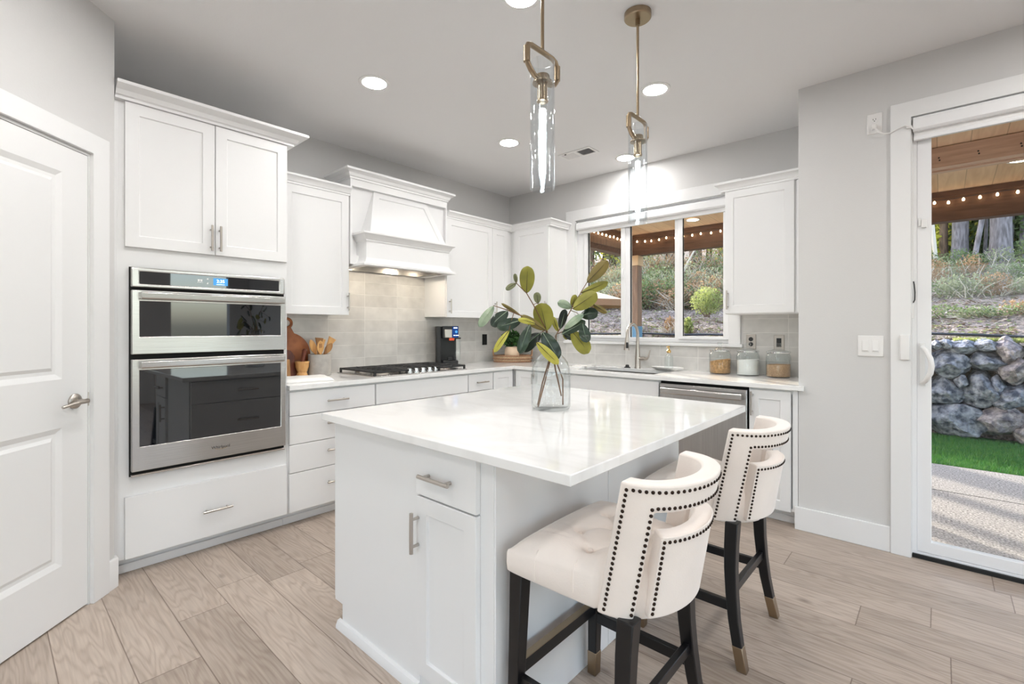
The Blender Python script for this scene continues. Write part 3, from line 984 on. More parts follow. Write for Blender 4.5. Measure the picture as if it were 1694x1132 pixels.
mb.sweep([(0.61, TY0 + .001), (0.61, TY1), (0.002, TY1)], [(o * 1.9 + (.02 if z > .003 or o > 0 else 0), 2.376 + z * 1.1) for o, z in CROWN])
mb.build('crown_moulding', 'cab', t)

# double wall oven
o = thing('wall_oven', 'stainless steel double wall oven with black glass doors and blue clock display', 'oven', (BF, (OY0 + OY1) / 2, OZ0))
MB().box(.08, BF + .008, OY0 + .014, OY1 - .014, OZ0 + .014, OZ1 - .014).build('oven_body', 'gap', o)
MB().box(BF + .001, BF + .010, OY0 - .004, OY1 + .004, OZ0 - .004, OZ1 + .002).build('back_flange', 'gap', o)
mb = MB()
mb.cells([OY0, OY0 + .034, OY1 - .034, OY1], [1.452, 1.470, 1.532, OZ1], lambda y, z: not (OY0 + .034 < y < OY1 - .034 and 1.470 < z < 1.532), BF + .006, BF + .034)
mb.v = [Vector((p.z, p.x, p.y)) for p in mb.v]
cp = mb.build('control_panel', 'steel', o, .006, seg=3)
MB().box(BF + .02, BF + .030, OY0 + .033, OY1 - .033, 1.469, 1.533).build('control_glass', 'blkglass', cp)
sc = MB().box(BF + .030, BF + .0308, -3.150, -3.078, 1.484, 1.523).build('display', 'screen', cp)
rx = Matrix(((0, 0, 1), (1, 0, 0), (0, 1, 0))).to_3x3()
class _R:
    def __init__(s, m): s.m = m
    def to_matrix(s): return s.m
RA = _R(rx)
text_mesh('clock_digits', '2:35', 'digits', .024, (BF + .0312, -3.114, 1.506), RA, cp, .0002)
MB().box(BF + .0309, BF + .0312, -3.135, -3.094, 1.4885, 1.4900).build('display_line', 'digits', cp)
MB().box(BF + .0301, BF + .0304, -3.228, -3.200, 1.494, 1.4965).box(BF + .0301, BF + .0304, -3.225, -3.216, 1.501, 1.512).box(BF + .0301, BF + .0304, -3.212, -3.203, 1.501, 1.512).build('menu_icon', 'plate', cp)
for zz in (1.516, 1.492):
    MB().lathe([(0, 0), (.0042, 0), (.0042, .0004), (0, .0004)], (BF + .0301, -3.178, zz), 12, 'X').build('touch_button', 'plate', cp)
def oven_door(z0, z1, gz0, gz1, hz0, hz1, logo):
    y0, y1 = OY0, OY1
    mb = MB()
    mb.cells([y0, y0 + .032, y1 - .030, y1], [z0, gz0, gz1, z1], lambda y, z: not (y0 + .032 < y < y1 - .030 and gz0 < z < gz1), BF + .010, BF + .048)
    mb.v = [Vector((p.z, p.x, p.y)) for p in mb.v]
    d = mb.build('oven_door', 'steel', o, .003)
    MB().box(BF + .012, BF + .046, y0 + .031, y1 - .029, gz0 - .001, gz1 + .001).build('door_glass', 'blkglass', d)
    h = MB()
    yy0, yy1 = y0 + .031, y1 - .022
    h.prism([(BF + .084, hz0 + .004), (BF + .090, hz0 + .010), (BF + .092, hz1 - .004), (BF + .086, hz1), (BF + .074, hz1), (BF + .070, hz0 + .006)], yy0, yy1, lambda u, v, dd: Vector((u, dd, v)))
    for yy in (yy0 + .012, yy1 - .012):
        h.box(BF + .046, BF + .076, yy - .012, yy + .012, hz0 + .008, hz1 - .004)
    h.build('handle', 'steel', d, .003)
    if logo:
        text_mesh('brand_lettering', 'Whirlpool', 'iron', .022, (BF + .0484, -3.118, (z0 + gz0) / 2 - .004), RA, d, .0003)
        lg = MB(); lg.tube([(BF + .0486, -3.118 + .030 * math.cos(a) , (z0 + gz0) / 2 - .006 + .010 * math.sin(a)) for a in [math.pi * (1.1 + .9 * i / 14) for i in range(15)]], .0007, 6)
        lg.build('brand_swirl', 'gold', d)
oven_door(1.115, 1.437, 1.203, 1.382, 1.386, 1.428, False)
oven_door(0.530, 1.090, 0.651, 1.035, 1.040, 1.082, True)
MB().prism([(BF + .006, .502), (BF + .030, .502), (BF + .034, .508), (BF + .030, .513), (BF + .006, .515)], OY0, OY1, lambda u, v, dd: Vector((u, dd, v))).build('bottom_trim', 'steel', o, .001)

# base cabinets along the hood wall
def base_A(label, y0, y1, group=None):
    c = thing('base_cabinet', label, 'cabinet', (BF / 2, (y0 + y1) / 2, 0), group)
    mb = MB()
    mb.cells([y0, y0 + .018, y1 - .018, y1], [.093, .112, ZB - .03, ZB], lambda y, z: not (y0 + .018 < y < y1 - .018 and .112 < z < ZB - .03), BF - .02, BF)
    mb.v = [Vector((p.z, p.x, p.y)) for p in mb.v]
    mb.build('face_frame', 'cab', c)
    MB().box(.02, BF - .02, y0, y1, .093, ZB - .001).build('carcass', 'cab', c)
    MB().box(.40, .535, y0, y1, 0, .093).build('toe_kick', 'cab', c)
    MB().box(.535, .549, y0, y1, 0, .045).build('shoe_moulding', 'cab', c, .004)
    return c
c = base_A('white four-drawer base cabinet beside the oven cabinet, under the wooden utensils', -2.7365, -2.1215)
for z0, z1 in ((.697, .845), (.518, .693), (.340, .514), (.095, .336)):
    slabA(c, 'drawer', -2.729, -2.1265, z0, z1, BD, -2.420, (z0 + z1) / 2 + (.0 if z1 > .8 else .02), .15)
c = base_A('white base cabinet with a wide plain front directly below the gas cooktop', -2.1205, -1.2205)
slabA(c, 'false_front', -2.1155, -1.2255, .697, .845, BD)
doorA(c, -2.1155, -1.6725, .095, .693, BD, -1.70, .60)
doorA(c, -1.6685, -1.2255, .095, .693, BD, -1.64, .60)
c = base_A('narrow white base cabinet with one small drawer, below the coffee machine', -1.2195, -.9145)
slabA(c, 'drawer', -1.2145, -.9195, .697, .845, BD, -1.067, .772, .14)
doorA(c, -1.2145, -.9195, .095, .693, BD, -1.18, .60)
c = base_A('white corner base cabinet below the woven basket, hood-wall face', -.9135, -.632)
doorA(c, -.9085, -.650, .095, .845, BD)

def base_B(label, x0, x1, group=None, carc=True):
    c = thing('base_cabinet', label, 'cabinet', ((x0 + x1) / 2, -BF / 2, 0), group)
    mb = MB()
    mb.cells([x0, x0 + .018, x1 - .018, x1], [.093, .112, ZB - .03, ZB], lambda x, z: not (x0 + .018 < x < x1 - .018 and .112 < z < ZB - .03), -BF, -BF + .02)
    mb.v = [Vector((p.x, p.z, p.y)) for p in mb.v]; mb.f = [tuple(reversed(f)) for f in mb.f]
    mb.build('face_frame', 'cab', c)
    MB().box(x0, x1, -BF + .02, -.02, .093, ZB - .001 if carc else .60).build('carcass', 'cab', c)
    MB().box(x0, x1, -.535, -.40, 0, .093).build('toe_kick', 'cab', c)
    MB().box(x0, x1, -.549, -.535, 0, .045).build('shoe_moulding', 'cab', c, .004)
    return c
c = base_B('white corner base cabinet below the woven basket, window-wall face', .632, 1.150)
MB().box(.02, .62, -.612, -.02, .093, ZB - .001).build('corner_carcass', 'cab', c)
doorB(c, .650, .905, .095, .845, -BD, .87, .76)
doorB(c, .909, 1.145, .095, .845, -BD)
c = base_B('white base cabinet with a wide plain front below the sink', 1.1505, 2.076, carc=False)
MB().box(1.156, 2.070, -BD, -BF, .697, .845).build('false_front', 'cab', c, .002)
doorB(c, 1.156, 1.611, .095, .693, -BD, 1.58, .60)
doorB(c, 1.615, 2.070, .095, .693, -BD, 1.646, .60)
c = base_B('narrow white base cabinet at the end of the run, beside the dishwasher', 2.6905, 2.9735)
doorB(c, 2.6965, 2.935, .095, .845, -BD, 2.714, .757, hl=.155)
MB().box(2.944, 2.9735, -BF - .006, -BF, .10, ZB - .004).build('filler_strip', 'cab', c, .001)

# dishwasher
d = thing('dishwasher', 'stainless steel dishwasher with a wide bar handle under the worktop', 'dishwasher', (2.383, -.32, 0))
MB().box(2.0765, 2.6895, -.60, -.03, .0, ZB - .001).build('tub', 'gap', d)
MB().box(2.082, 2.684, -.640, -.600, .105, .838).build('door', 'steelV', d, .004)
mb = MB()
mb.prism([(-.676, .768), (-.682, .774), (-.682, .805), (-.676, .812), (-.664, .812), (-.662, .768)], 2.104, 2.660, lambda u, v, dd: Vector((dd, u, v)))
for xx in (2.120, 2.644): mb.box(xx - .012, xx + .012, -.668, -.638, .772, .806)
mb.build('handle', 'steel', d, .002)
MB().box(2.082, 2.684, -.57, -.55, .01, .10).build('kick_plate', 'black', d)

# worktops
SX0, SX1, SY0, SY1 = 1.265, 1.985, -.535, -.165
w = thing('worktop', 'white quartz worktop running in an L along both walls', 'worktop', (.6, -.6, ZB))
mb = MB()
xs = [0.001, .649, SX0, SX1, 2.972, 3.010]
ys = [-2.7365, -.649, YR - .003, SY0, SY1, -.001]
mb.cells(xs, ys, lambda x, y: ((x < .649) or (y > -.649 and x < 2.972) or (y < YR - .003 and y > -.649)) and not (SX0 < x < SX1 and SY0 < y < SY1), ZB, ZC)
mb.build('worktop_slab', 'quartz', w, .002)
s = thing('sink', 'stainless undermount sink set in the worktop below the window', 'sink', (1.625, -.35, ZB - .21))
mb = MB()
bot = ZB - .21
loops = []
for ins, z in ((-.012, ZB - .001), (.002, ZB - .001), (.002, bot + .03), (.03, bot), ):
    loops.append([(SX0 + ins, SY0 + ins, z), (SX1 - ins, SY0 + ins, z), (SX1 - ins, SY1 - ins, z), (SX0 + ins, SY1 - ins, z)])
vs = [p for l in loops for p in l]; fs = []
for l in range(3):
    for i in range(4):
        j = (i + 1) % 4
        fs.append((l * 4 + i, l * 4 + 4 + i, l * 4 + 4 + j, l * 4 + j))
fs.append((12, 15, 14, 13)[::-1])
mb.add(vs, fs); mb.build('basin', 'steel', s, smooth=30)
MB().lathe([(0, .002), (.045, .002), (.045, 0), (0, 0)], (1.625, -.35, bot + .001), 24).build('drain', 'chrome', s)
f = thing('kitchen_faucet', 'brushed nickel gooseneck faucet with pull-down spray head behind the sink', 'faucet', (1.629, -.10, ZC))
mb = MB()
mb.lathe([(0, 0), (.027, 0), (.027, .006), (.024, .012), (.0235, .09), (.020, .13), (.0155, .19), (.0145, .24)], (1.629, -.10, ZC), 24)
mb.build('faucet_body', 'nickel', f)
arc = [(1.629, -.10, ZC + .22)]
for i in range(17):
    a = math.pi * i / 16
    arc.append((1.629, -.10 - .095 + .095 * math.cos(a), ZC + .295 + .095 * math.sin(a)))
arc.append((1.629, -.293, ZC + .275))
MB().tube(arc, .0135, 16).build('spout', 'nickel', f)
hd = MB().tube([(1.629, -.293, ZC + .278), (1.629, -.294, ZC + .26), (1.629, -.298, ZC + .20), (1.629, -.301, ZC + .165)], [.0145, .016, .022, .024], 20).build('spray_head', 'nickel', f)
MB().box(1.634, 1.650, -.325, -.306, ZC + .185, ZC + .235).build('spray_button', 'black', hd, .003)
mb = MB()
mb.tube([(1.629, -.10, ZC + .085), (1.700, -.10, ZC + .085)], .017, 18)
mb.tube([(1.697, -.10, ZC + .083), (1.717, -.10, ZC + .088), (1.730, -.10, ZC + .105), (1.738, -.10, ZC + .135), (1.748, -.10, ZC + .165)], [.015, .012, .0075, .006, .0045], 12)
mb.build('lever_handle', 'nickel', f)
a = MB().lathe([(0, 0), (.028, 0), (.028, .006), (.017, .010), (.015, .024), (.010, .028), (0, .028)], (1.535, -.115, ZC), 20).build('air_switch', 'black')
tag(a, 'small black round sink button on the worktop beside the faucet', 'button')

# wall cabinets
def upper(label, x0, x1, y0, y1, group=None):
    c = thing('wall_cabinet', label, 'cabinet', ((x0 + x1) / 2, (y0 + y1) / 2, 1.348))
    MB().box(x0, x1, y0, y1, 1.348, 2.290).build('carcass', 'cab', c, .0015)
    return c
c = upper('white wall cabinet between the tall oven cabinet and the range hood', .001, UF, -2.7355, -2.1525)
doorA(c, -2.640, -2.158, 1.344, 2.240, UD, -2.170, 1.443, hl=.13)
MB().box(UF, UF + .012, -2.7355, -2.644, 1.35, 2.24).build('filler_strip', 'cab', c, .001)
MB().sweep([(UF, -2.7355), (UF, -2.1525), (.33, -2.1525)][:2] , [(o + (.020 if o > 0 or z > 0 else 0), 2.240 + z) for o, z in CROWN]).build('crown_moulding', 'cab', c)
c = upper('white wall cabinet right of the range hood, turning the corner above the coffee machine', .001, UF, -1.2035, -.001)
doorA(c, -1.1995, -.6115, 1.344, 2.240, UD, -1.172, 1.443, hl=.13)
doorA(c, -.6075, -.380, 1.344, 2.240, UD, -.578, 1.443, hl=.13)
MB().box(UF, UF + .008, -.378, -.330, 1.35, 2.24).build('filler_strip', 'cab', c, .001)
MB().sweep([(UF, -1.2035), (UF, -.306)], [(o + (.020 if o > 0 or z > 0 else 0), 2.240 + z) for o, z in CROWN]).build('crown_moulding', 'cab', c)
c = upper('white wall cabinet in the corner beside the window, handle hidden by the plant', UF + .001, .806, -UF, -.001)
doorB(c, .366, .802, 1.344, 2.240, -UD, .780, 1.443, hl=.13)
MB().box(.330, .364, -UF - .008, -UF, 1.35, 2.24).build('filler_strip', 'cab', c, .001)
MB().sweep([(UF + .022, -UF), (.806, -UF), (.806, -.022)], [(o + (.020 if o > 0 or z > 0 else 0), 2.240 + z) for o, z in CROWN]).build('crown_moulding', 'cab', c)
c = upper('white wall cabinet beyond the window, above the three glass jars', 2.440, 2.9735, -UF, -.001)
doorB(c, 2.446, 2.894, 1.354, 2.255, -UD, 2.466, 1.452, hl=.14)
MB().box(2.905, 2.9735, -UF - .008, -UF, 1.356, 2.255).build('filler_strip', 'cab', c, .001)
MB().sweep([(2.440, -.022), (2.440, -UF), (2.9735, -UF)], [(o + (.020 if o > 0 or z > 0 else 0), 2.252 + z) for o, z in CROWN]).build('crown_moulding', 'cab', c)

# backsplash tiles
t = MB().box(.0005, .008, -2.7365, -.0085, ZC + .001, 1.75).build('backsplash_tile', 'tileA')
tag(t, 'pale stacked tile backsplash on the hood wall behind the gas cooktop', 'backsplash', kind='structure')
mb = MB()
mb.cells([.0085, .770, 2.481, 2.972], [ZC + .001, 1.093, 1.350], lambda x, z: not (.770 < x < 2.481 and z > 1.093), -.008, -.0005)
mb.v = [Vector((p.x, p.z, p.y)) for p in mb.v]; mb.f = [tuple(reversed(f)) for f in mb.f]
t = mb.build('backsplash_tile', 'tileB')
tag(t, 'pale stacked tile backsplash along the window wall behind the faucet', 'backsplash', kind='structure')

# range hood
HC = -1.680
h = thing('range_hood', 'white wooden range hood with tapered panel and crown mouldings over the cooktop', 'hood', (.25, HC, 1.712))
HY0, HY1 = -2.1515, -1.2045
# back box: face frame with a recess the tapered hood grows out of
mb = MB()
mb.cells([HY0, HY0 + .016, HY1 - .016, HY1], [1.730, 1.80, 2.322, 2.385], lambda y, z: not (HY0 + .016 < y < HY1 - .016 and 1.80 < z < 2.322), .30, .334)
mb.v = [Vector((p.z, p.x, p.y)) for p in mb.v]
mb.build('face_frame', 'cab', h, .0015)
MB().box(.010, .300, HY0, HY1, 1.790, 2.385).build('back_box', 'cab', h)
mb = MB()
mb.sweep([(.03, HY0), (.334, HY0), (.334, HY1), (.03, HY1)], [(o * 1.35 + 0, 2.376 + z * 1.12) for o, z in CROWN])
mb.build('crown_moulding', 'cab', h)
tp = [(.300, -.262), (.300, .262)]
def taper():
    mb = MB()
    z0, z1 = 1.94, 2.322
    xb, xt, wb, wt = .452, .312, .378, .258
    fr = [(xb, -wb, z0), (xb, wb, z0), (xt, wt, z1), (xt, -wt, z1)]
    ctr = [Vector((a, HC + b_, c_)) for a, b_, c_ in fr]
    n = (ctr[1] - ctr[0]).cross(ctr[3] - ctr[0]).normalized()
    if n.x < 0: n = -n
    def inset(i, d, depth):
        a, p, q = ctr[i], ctr[(i + 1) % 4], ctr[i - 1]
        u, v = (p - a).normalized(), (q - a).normalized()
        k = d / math.sin(u.angle(v))
        return a + (u + v) * k - n * depth
    l0 = ctr
    l1 = [inset(i, .052, 0) for i in range(4)]
    l2 = [inset(i, .056, .007) for i in range(4)]
    bk = [Vector((.290, p.y, p.z)) for p in ctr]
    vs = l0 + l1 + l2 + bk
    fs = []
    for o_ in (0, 4):
        for i in range(4):
            j = (i + 1) % 4
            fs.append((o_ + i, o_ + j, o_ + 4 + j, o_ + 4 + i))
    fs.append((8, 9, 10, 11))
    for i in range(4):
        j = (i + 1) % 4
        fs.append((j, i, 12 + i, 12 + j))
    mb.add(vs, fs)
    return mb
taper().build('tapered_panel', 'cab', h, smooth=20)
mb = MB()
mw = .402
path = [(.02, HC - mw), (.442, HC - mw), (.442, HC + mw), (.02, HC + mw)]
mb.box(.36, .442, HC - mw, HC + mw, 1.730, 1.955).box(.02, .36, HC - mw, HC - mw + .02, 1.730, 1.955).box(.02, .36, HC + mw - .02, HC + mw, 1.730, 1.955).box(.02, .36, HC - mw, HC + mw, 1.93, 1.955)
mb.build('mantle', 'cab', h)
MB().sweep(path, [(-.02, 1.900), (.006, 1.900), (.006, 1.912), (.014, 1.918), (.022, 1.938), (.040, 1.950), (.044, 1.952), (.044, 1.964), (-.02, 1.964)]).build('mantle_crown', 'cab', h)
MB().sweep(path, [(-.02, 1.714), (.046, 1.714), (.046, 1.727), (.036, 1.732), (.018, 1.742), (.006, 1.762), (.004, 1.776), (-.02, 1.776)]).build('mantle_ledge', 'cab', h)
mb = MB()
iy0, iy1 = HC - .375, HC + .375
lp = [[(.03, iy0), (.42, iy0), (.42, iy1), (.03, iy1)]]
mb.box(.035, .405, iy0 + .01, iy1 - .01, 1.768, 1.775)
mb.box(.395, .410, iy0, iy1, 1.718, 1.775).box(.03, .045, iy0, iy1, 1.718, 1.775).box(.045, .395, iy0, iy0 + .015, 1.718, 1.775).box(.045, .395, iy1 - .015, iy1, 1.718, 1.775)
mb.build('steel_liner', 'steel', h)
for yy in (HC - .23, HC + .23):
    MB().lathe([(0, 0), (.030, 0), (.030, .004), (0, .004)], (.28, yy, 1.762), 20).build('hood_lamp', 'hoodlamp', h)

# cooktop
CY0, CY1 = -2.118, -1.204
c = thing('gas_cooktop', 'five-burner gas cooktop with black iron grates and steel knobs', 'cooktop', (.33, (CY0 + CY1) / 2, ZC))
MB().box(.070, .600, CY0, CY1, ZC, ZC + .007).build('cooktop_plate', 'steel', c, .002)
burn = [(.20, CY0 + .15), (.46, CY0 + .15), (.29, (CY0 + CY1) / 2), (.20, CY1 - .15), (.46, CY1 - .15)]
for bx, by in burn:
    mb = MB().lathe([(0, 0), (.062, 0), (.058, .008), (.046, .012), (0, .012)], (bx, by, ZC + .006), 24)
    bo = mb.build('burner', 'nickel', c)
    MB().lathe([(0, .012), (.038, .012), (.038, .020), (.034, .024), (0, .024)], (bx, by, ZC + .006), 24).build('burner_cap', 'iron', bo)
gz = ZC + .040
third = (CY1 - CY0 - .03) / 3
for k in range(3):
    y0 = CY0 + .012 + k * (third + .003); y1 = y0 + third
    xa, xb = .085, (.590 if k != 1 else .470)
    mb = MB()
    for yy in (y0 + .008, y1 - .008): mb.box(xa, xb, yy - .007, yy + .007, gz - .012, gz + .002)
    for xx in (xa + .007, xb - .007): mb.box(xx - .007, xx + .007, y0 + .001, y1 - .001, gz - .0125, gz + .0015)
    n = 7
    for i in range(1, n):
        xx = xa + (xb - xa) * i / n
        mb.box(xx - .005, xx + .005, y0 + .002, y0 + .110, gz - .010, gz + .004)
        mb.box(xx - .005, xx + .005, y1 - .110, y1 - .002, gz - .010, gz + .004)
    mb.box(xa, xb, (y0 + y1) / 2 - .005, (y0 + y1) / 2 + .005, gz - .010, gz + .003)
    for xx in (xa + .008, xb - .008):
        for yy in (y0 + .008, y1 - .008): mb.box(xx - .008, xx + .008, yy - .008, yy + .008, ZC + .006, gz - .004)
    mb.build('grate', 'iron', c, .002, seg=1)
for i in range(5):
    ky = (CY0 + CY1) / 2 + (i - 2) * .066 + .03
    MB().lathe([(0, 0), (.024, 0), (.024, .006), (.019, .010), (.017, .030), (.013, .034), (0, .034)], (.538, ky, ZC + .006), 20).build('knob', 'chrome', c)

# ------------------------------------------------------------------ things on the hood-wall worktop
k = thing('coffee_machine', 'black capsule coffee machine with blue screen beside the cooktop', 'coffee machine', (.16, -1.06, ZC))
mx0, mx1, my0, my1 = .055, .265, -1.165, -.960
MB().box(mx0, .15, my0, my1 - .01, ZC, ZC + .372).build('back_body', 'black', k, .006)
MB().box(.15, mx1 - .004, my0, my0 + .045, ZC, ZC + .372).build('side_body', 'black', k, .008)
hd = MB().box(.15, mx1, my0 + .058, my1, ZC + .262, ZC + .375).build('brew_head', 'black', k, .004)
MB().box(mx1 - .002, mx1 + .010, my0 + .075, my0 + .145, ZC + .266, ZC + .345).build('steel_spout_cover', 'nickel', hd, .006)
MB().box(mx1, mx1 + .003, my0 + .148, my1 - .004, ZC + .268, ZC + .370).build('screen', 'navy', hd)
MB().box(mx1 + .003, mx1 + .0038, my0 + .160, my1 - .012, ZC + .354, ZC + .362).box(mx1 + .003, mx1 + .0038, my0 + .160, my0 + .172, ZC + .285, ZC + .292).box(mx1 + .003, mx1 + .0038, my0 + .178, my0 + .190, ZC + .285, ZC + .292).box(mx1 + .003, mx1 + .0038, my0 + .194, my0 + .206, ZC + .285, ZC + .292).build('screen_icons', 'digits', hd)
MB().lathe([(0, 0), (.012, 0), (.012, .001), (0, .001)], (mx1 + .003, my0 + .184, ZC + .322), 16, 'X').build('screen_dial', 'screen', hd)
MB().box(mx1 - .004, mx1 + .006, my0 + .118, my0 + .165, ZC + .240, ZC + .264).build('orange_spout', 'orange', k, .004)
MB().box(.15, .262, my0 + .062, my1 - .002, ZC, ZC + .055).build('drip_tray', 'black', k, .004)
MB().box(.20, .240, my0 + .110, my0 + .150, ZC + .055, ZC + .085).build('capsule_step', 'black', k, .003)
mb = MB().box(.150, .235, my0 + .165, my1 + .022, ZC + .058, ZC + .255); mb.build('water_tank', 'glass', k, .008)
MB().box(.145, .240, my0 + .168, my1 + .026, ZC + .255, ZC + .268).build('tank_lid', 'black', k, .003)

k.rotation_euler.z = math.radians(-36)
b = thing('woven_basket', 'oval woven rattan basket tray with two handles in the worktop corner', 'basket', (.275, -.255, ZC))
bd = Vector((.742, .670, 0)); bn = Vector((-.670, .742, 0))
def oval(z, k=1.0, n=48, a=.205, b_=.125):
    return [Vector((.275, -.255, z)) + bd * (a * k * math.cos(2 * math.pi * i / n)) + bn * (b_ * k * math.sin(2 * math.pi * i / n)) for i in range(n)]
mb = MB()
n = 48
L0, L1, L2, L3 = oval(ZC + .004, .94), oval(ZC + .062, 1.0), oval(ZC + .062, .965), oval(ZC + .012, .90)
vs = L0 + L1 + L2 + L3
fs = [tuple(range(n - 1, -1, -1)), tuple(range(3 * n, 4 * n))]
for l in range(3):
    for i in range(n):
        j = (i + 1) % n
        fs.append((l * n + i, l * n + j, (l + 1) * n + j, (l + 1) * n + i))
mb.add(vs, fs); mb.build('basket_wall', 'rattan2', b)
for z, kk in ((ZC + .007, .965), (ZC + .036, 1.0), (ZC + .066, 1.0)):
    MB().tube(oval(z, kk), .0075, 8, close=True).build('rim_cane', 'rattan', b)
for s_ in (-1, 1):
    cc = Vector((.275, -.255, ZC + .066)) + bd * s_ * .200
    MB().tube([cc + bn * .075, cc + bn * .072 + Z * .04 + bd * s_ * .004, cc + bn * .045 + Z * .062 + bd * s_ * .006, cc - bn * .045 + Z * .062 + bd * s_ * .006, cc - bn * .072 + Z * .04 + bd * s_ * .004, cc - bn * .075], .006, 8).build('handle', 'rattan', b)
p = thing('potted_plant', 'small leafy green plant in a round beige pot inside the woven basket', 'plant', (.285, -.275, ZC + .012))
MB().lathe([(0, 0), (.048, 0), (.070, .030), (.080, .075), (.075, .120), (.058, .148), (.052, .148), (.062, .12), (0, .115)], (.285, -.275, ZC + .013), 28).build('pot', 'potclay', p)
rnd = random.Random(5)
def leaf_cloud(mb, c, r, n, size, rnd, squash=1.0, up=0.3, shell=0.55):
    """n small bent leaves spread through an ellipsoid"""
    for _ in range(n):
        while True:
            d = Vector((rnd.uniform(-1, 1), rnd.uniform(-1, 1), rnd.uniform(-1, 1)))
            if 0.05 < d.length < 1: break
        d = d.normalized() * (shell + (1 - shell) * rnd.random() ** .5) * (1 if rnd.random() < .75 else rnd.random())
        p_ = Vector(c) + Vector((d.x * r[0], d.y * r[1], d.z * r[2]))
        a = Vector((rnd.uniform(-1, 1), rnd.uniform(-1, 1), rnd.uniform(-1, 1) + up)).normalized()
        s_ = a.orthogonal().normalized()
        s_ = (Matrix.Rotation(rnd.uniform(0, 6.28), 3, a) @ s_)
        q = size * rnd.uniform(.6, 1.3)
        nn = a.cross(s_)
        mb.add([p_, p_ + a * q * .5 + s_ * q * .3 + nn * q * .1, p_ + a * q, p_ + a * q * .5 - s_ * q * .3 + nn * q * .1], [(0, 1, 2), (0, 2, 3)])
    return mb
leaf_cloud(MB(), (.285, -.275, ZC + .235), (.105, .095, .085), 800, .034, rnd).build('foliage', 'green', p, smooth=0)
MB().tube([(.285, -.275, ZC + .12), (.285, -.275, ZC + .23)], .006, 6).build('stem', 'twig', p)

u = thing('utensil_crock', 'grey concrete crock holding wooden kitchen utensils', 'crock', (.142, -2.296, ZC))
MB().lathe([(0, 0), (.079, 0), (.082, .004), (.082, .158), (.080, .160), (.072, .160), (.071, .02), (0, .02)], (.142, -2.296, ZC), 36).build('crock_body', 'concrete', u)

def blade(mb, base, tip, up, w0, w1, th=.006, curve=0.0, n=10, shape='spoon', hole=False):
    base, tip, up = Vector(base), Vector(tip), Vector(up)
    ax = tip - base
    side = ax.cross(up).normalized(); nn = side.cross(ax).normalized()
    vs = []
    for i in range(n + 1):
        t_ = i / n
        if shape == 'spoon':
            k = math.sqrt(max(0, math.sin(math.pi * min(1, t_ * .96 + .04)))) if t_ > .5 else (w0 / w1 + (1 - w0 / w1) * math.sin(math.pi / 2 * t_ * 2) ** 1.3)
            w_ = w1 * k
        else:
            w_ = w0 + (w1 - w0) * t_ ** 1.4
        if t_ >= 1 and shape == 'spoon': w_ = w1 * .22
        c_ = base + ax * t_ + nn * curve * math.sin(math.pi * t_)
        vs += [c_ + side * w_ + nn * th / 2, c_ - side * w_ + nn * th / 2, c_ - side * w_ - nn * th / 2, c_ + side * w_ - nn * th / 2]
    fs = [(0, 1, 2, 3)[::-1], tuple(n * 4 + q for q in range(4))]
    for i in range(n):
        for q in range(4):
            r_ = (q + 1) % 4
            fs.append((i * 4 + q, i * 4 + r_, i * 4 + 4 + r_, i * 4 + 4 + q))
    return mb.add([Vector(p) for p in vs], fs)
def utensil(name, label, mat, foot, neck, tip, w, shape='spoon', slots=False, curve=.0):
    g = thing(name, label, 'utensil', foot, 'wooden utensils in the grey crock')
    mb = MB(); mb.tube([foot, neck], [.006, .007], 8)
    mb.build('utensil_handle', mat, g)
    h_ = blade(MB(), Vector(neck) - (Vector(tip) - Vector(neck)) * .06, tip, Vector((1, .1, .25)), .007, w, .007, curve, 12, shape).build('utensil_head', mat, g, .0015)
    if slots:
        ax = (Vector(tip) - Vector(neck)); cc = Vector(neck) + ax * .62
        sd = ax.cross(Vector((1, .1, .25))).normalized(); nn = sd.cross(ax).normalized()
        for q in (-1, 0, 1):
            MB().obox(cc + sd * q * .009, ax, sd, nn, .016, .0018, .0042).build('slot', 'darkwood', h_)
utensil('wooden_spoon', 'pale wooden spoon leaning toward the oven in the crock', 'bamboo', (.135, -2.285, ZC + .022), (.140, -2.325, ZC + .165), (.150, -2.372, ZC + .268), .027)
utensil('slotted_spoon', 'pale slotted wooden spoon with three cut slots in the crock', 'bamboo', (.150, -2.290, ZC + .022), (.180, -2.308, ZC + .165), (.195, -2.318, ZC + .262), .029, slots=True)
utensil('wooden_spatula', 'square-ended brown wooden spatula standing upright in the crock', 'olivewood', (.118, -2.300, ZC + .022), (.105, -2.288, ZC + .165), (.100, -2.278, ZC + .282), .034, 'flat')
utensil('wooden_turner', 'thin blond wooden turner behind the others in the crock', 'bamboo', (.112, -2.290, ZC + .022), (.085, -2.258, ZC + .165), (.075, -2.240, ZC + .272), .026, 'flat')
utensil('olive_wood_spoon', 'dark-grained wooden spoon tipping away from the oven in the crock', 'olivewood', (.150, -2.330, ZC + .022), (.170, -2.268, ZC + .165), (.176, -2.215, ZC + .240), .024)
utensil('angled_spatula', 'honey-coloured angled spatula leaning out over the crock rim toward the cooktop', 'bamboo', (.130, -2.335, ZC + .022), (.125, -2.248, ZC + .165), (.128, -2.185, ZC + .280), .032, 'flat')
m_ = thing('mortar', 'small turned wooden mortar bowl beside the grey crock', 'mortar', (.150, -2.433, ZC))
MB().lathe([(0, 0), (.036, 0), (.039, .008), (.036, .020), (.030, .034), (.036, .046), (.045, .070), (.046, .098), (.049, .102), (.049, .113), (.042, .113), (.038, .07), (0, .055)], (.150, -2.433, ZC), 32).build('mortar_bowl', 'bamboo', m_)
m_ = thing('pestle', 'dark red wooden pestle standing in the small mortar', 'pestle', (.150, -2.433, ZC + .057))
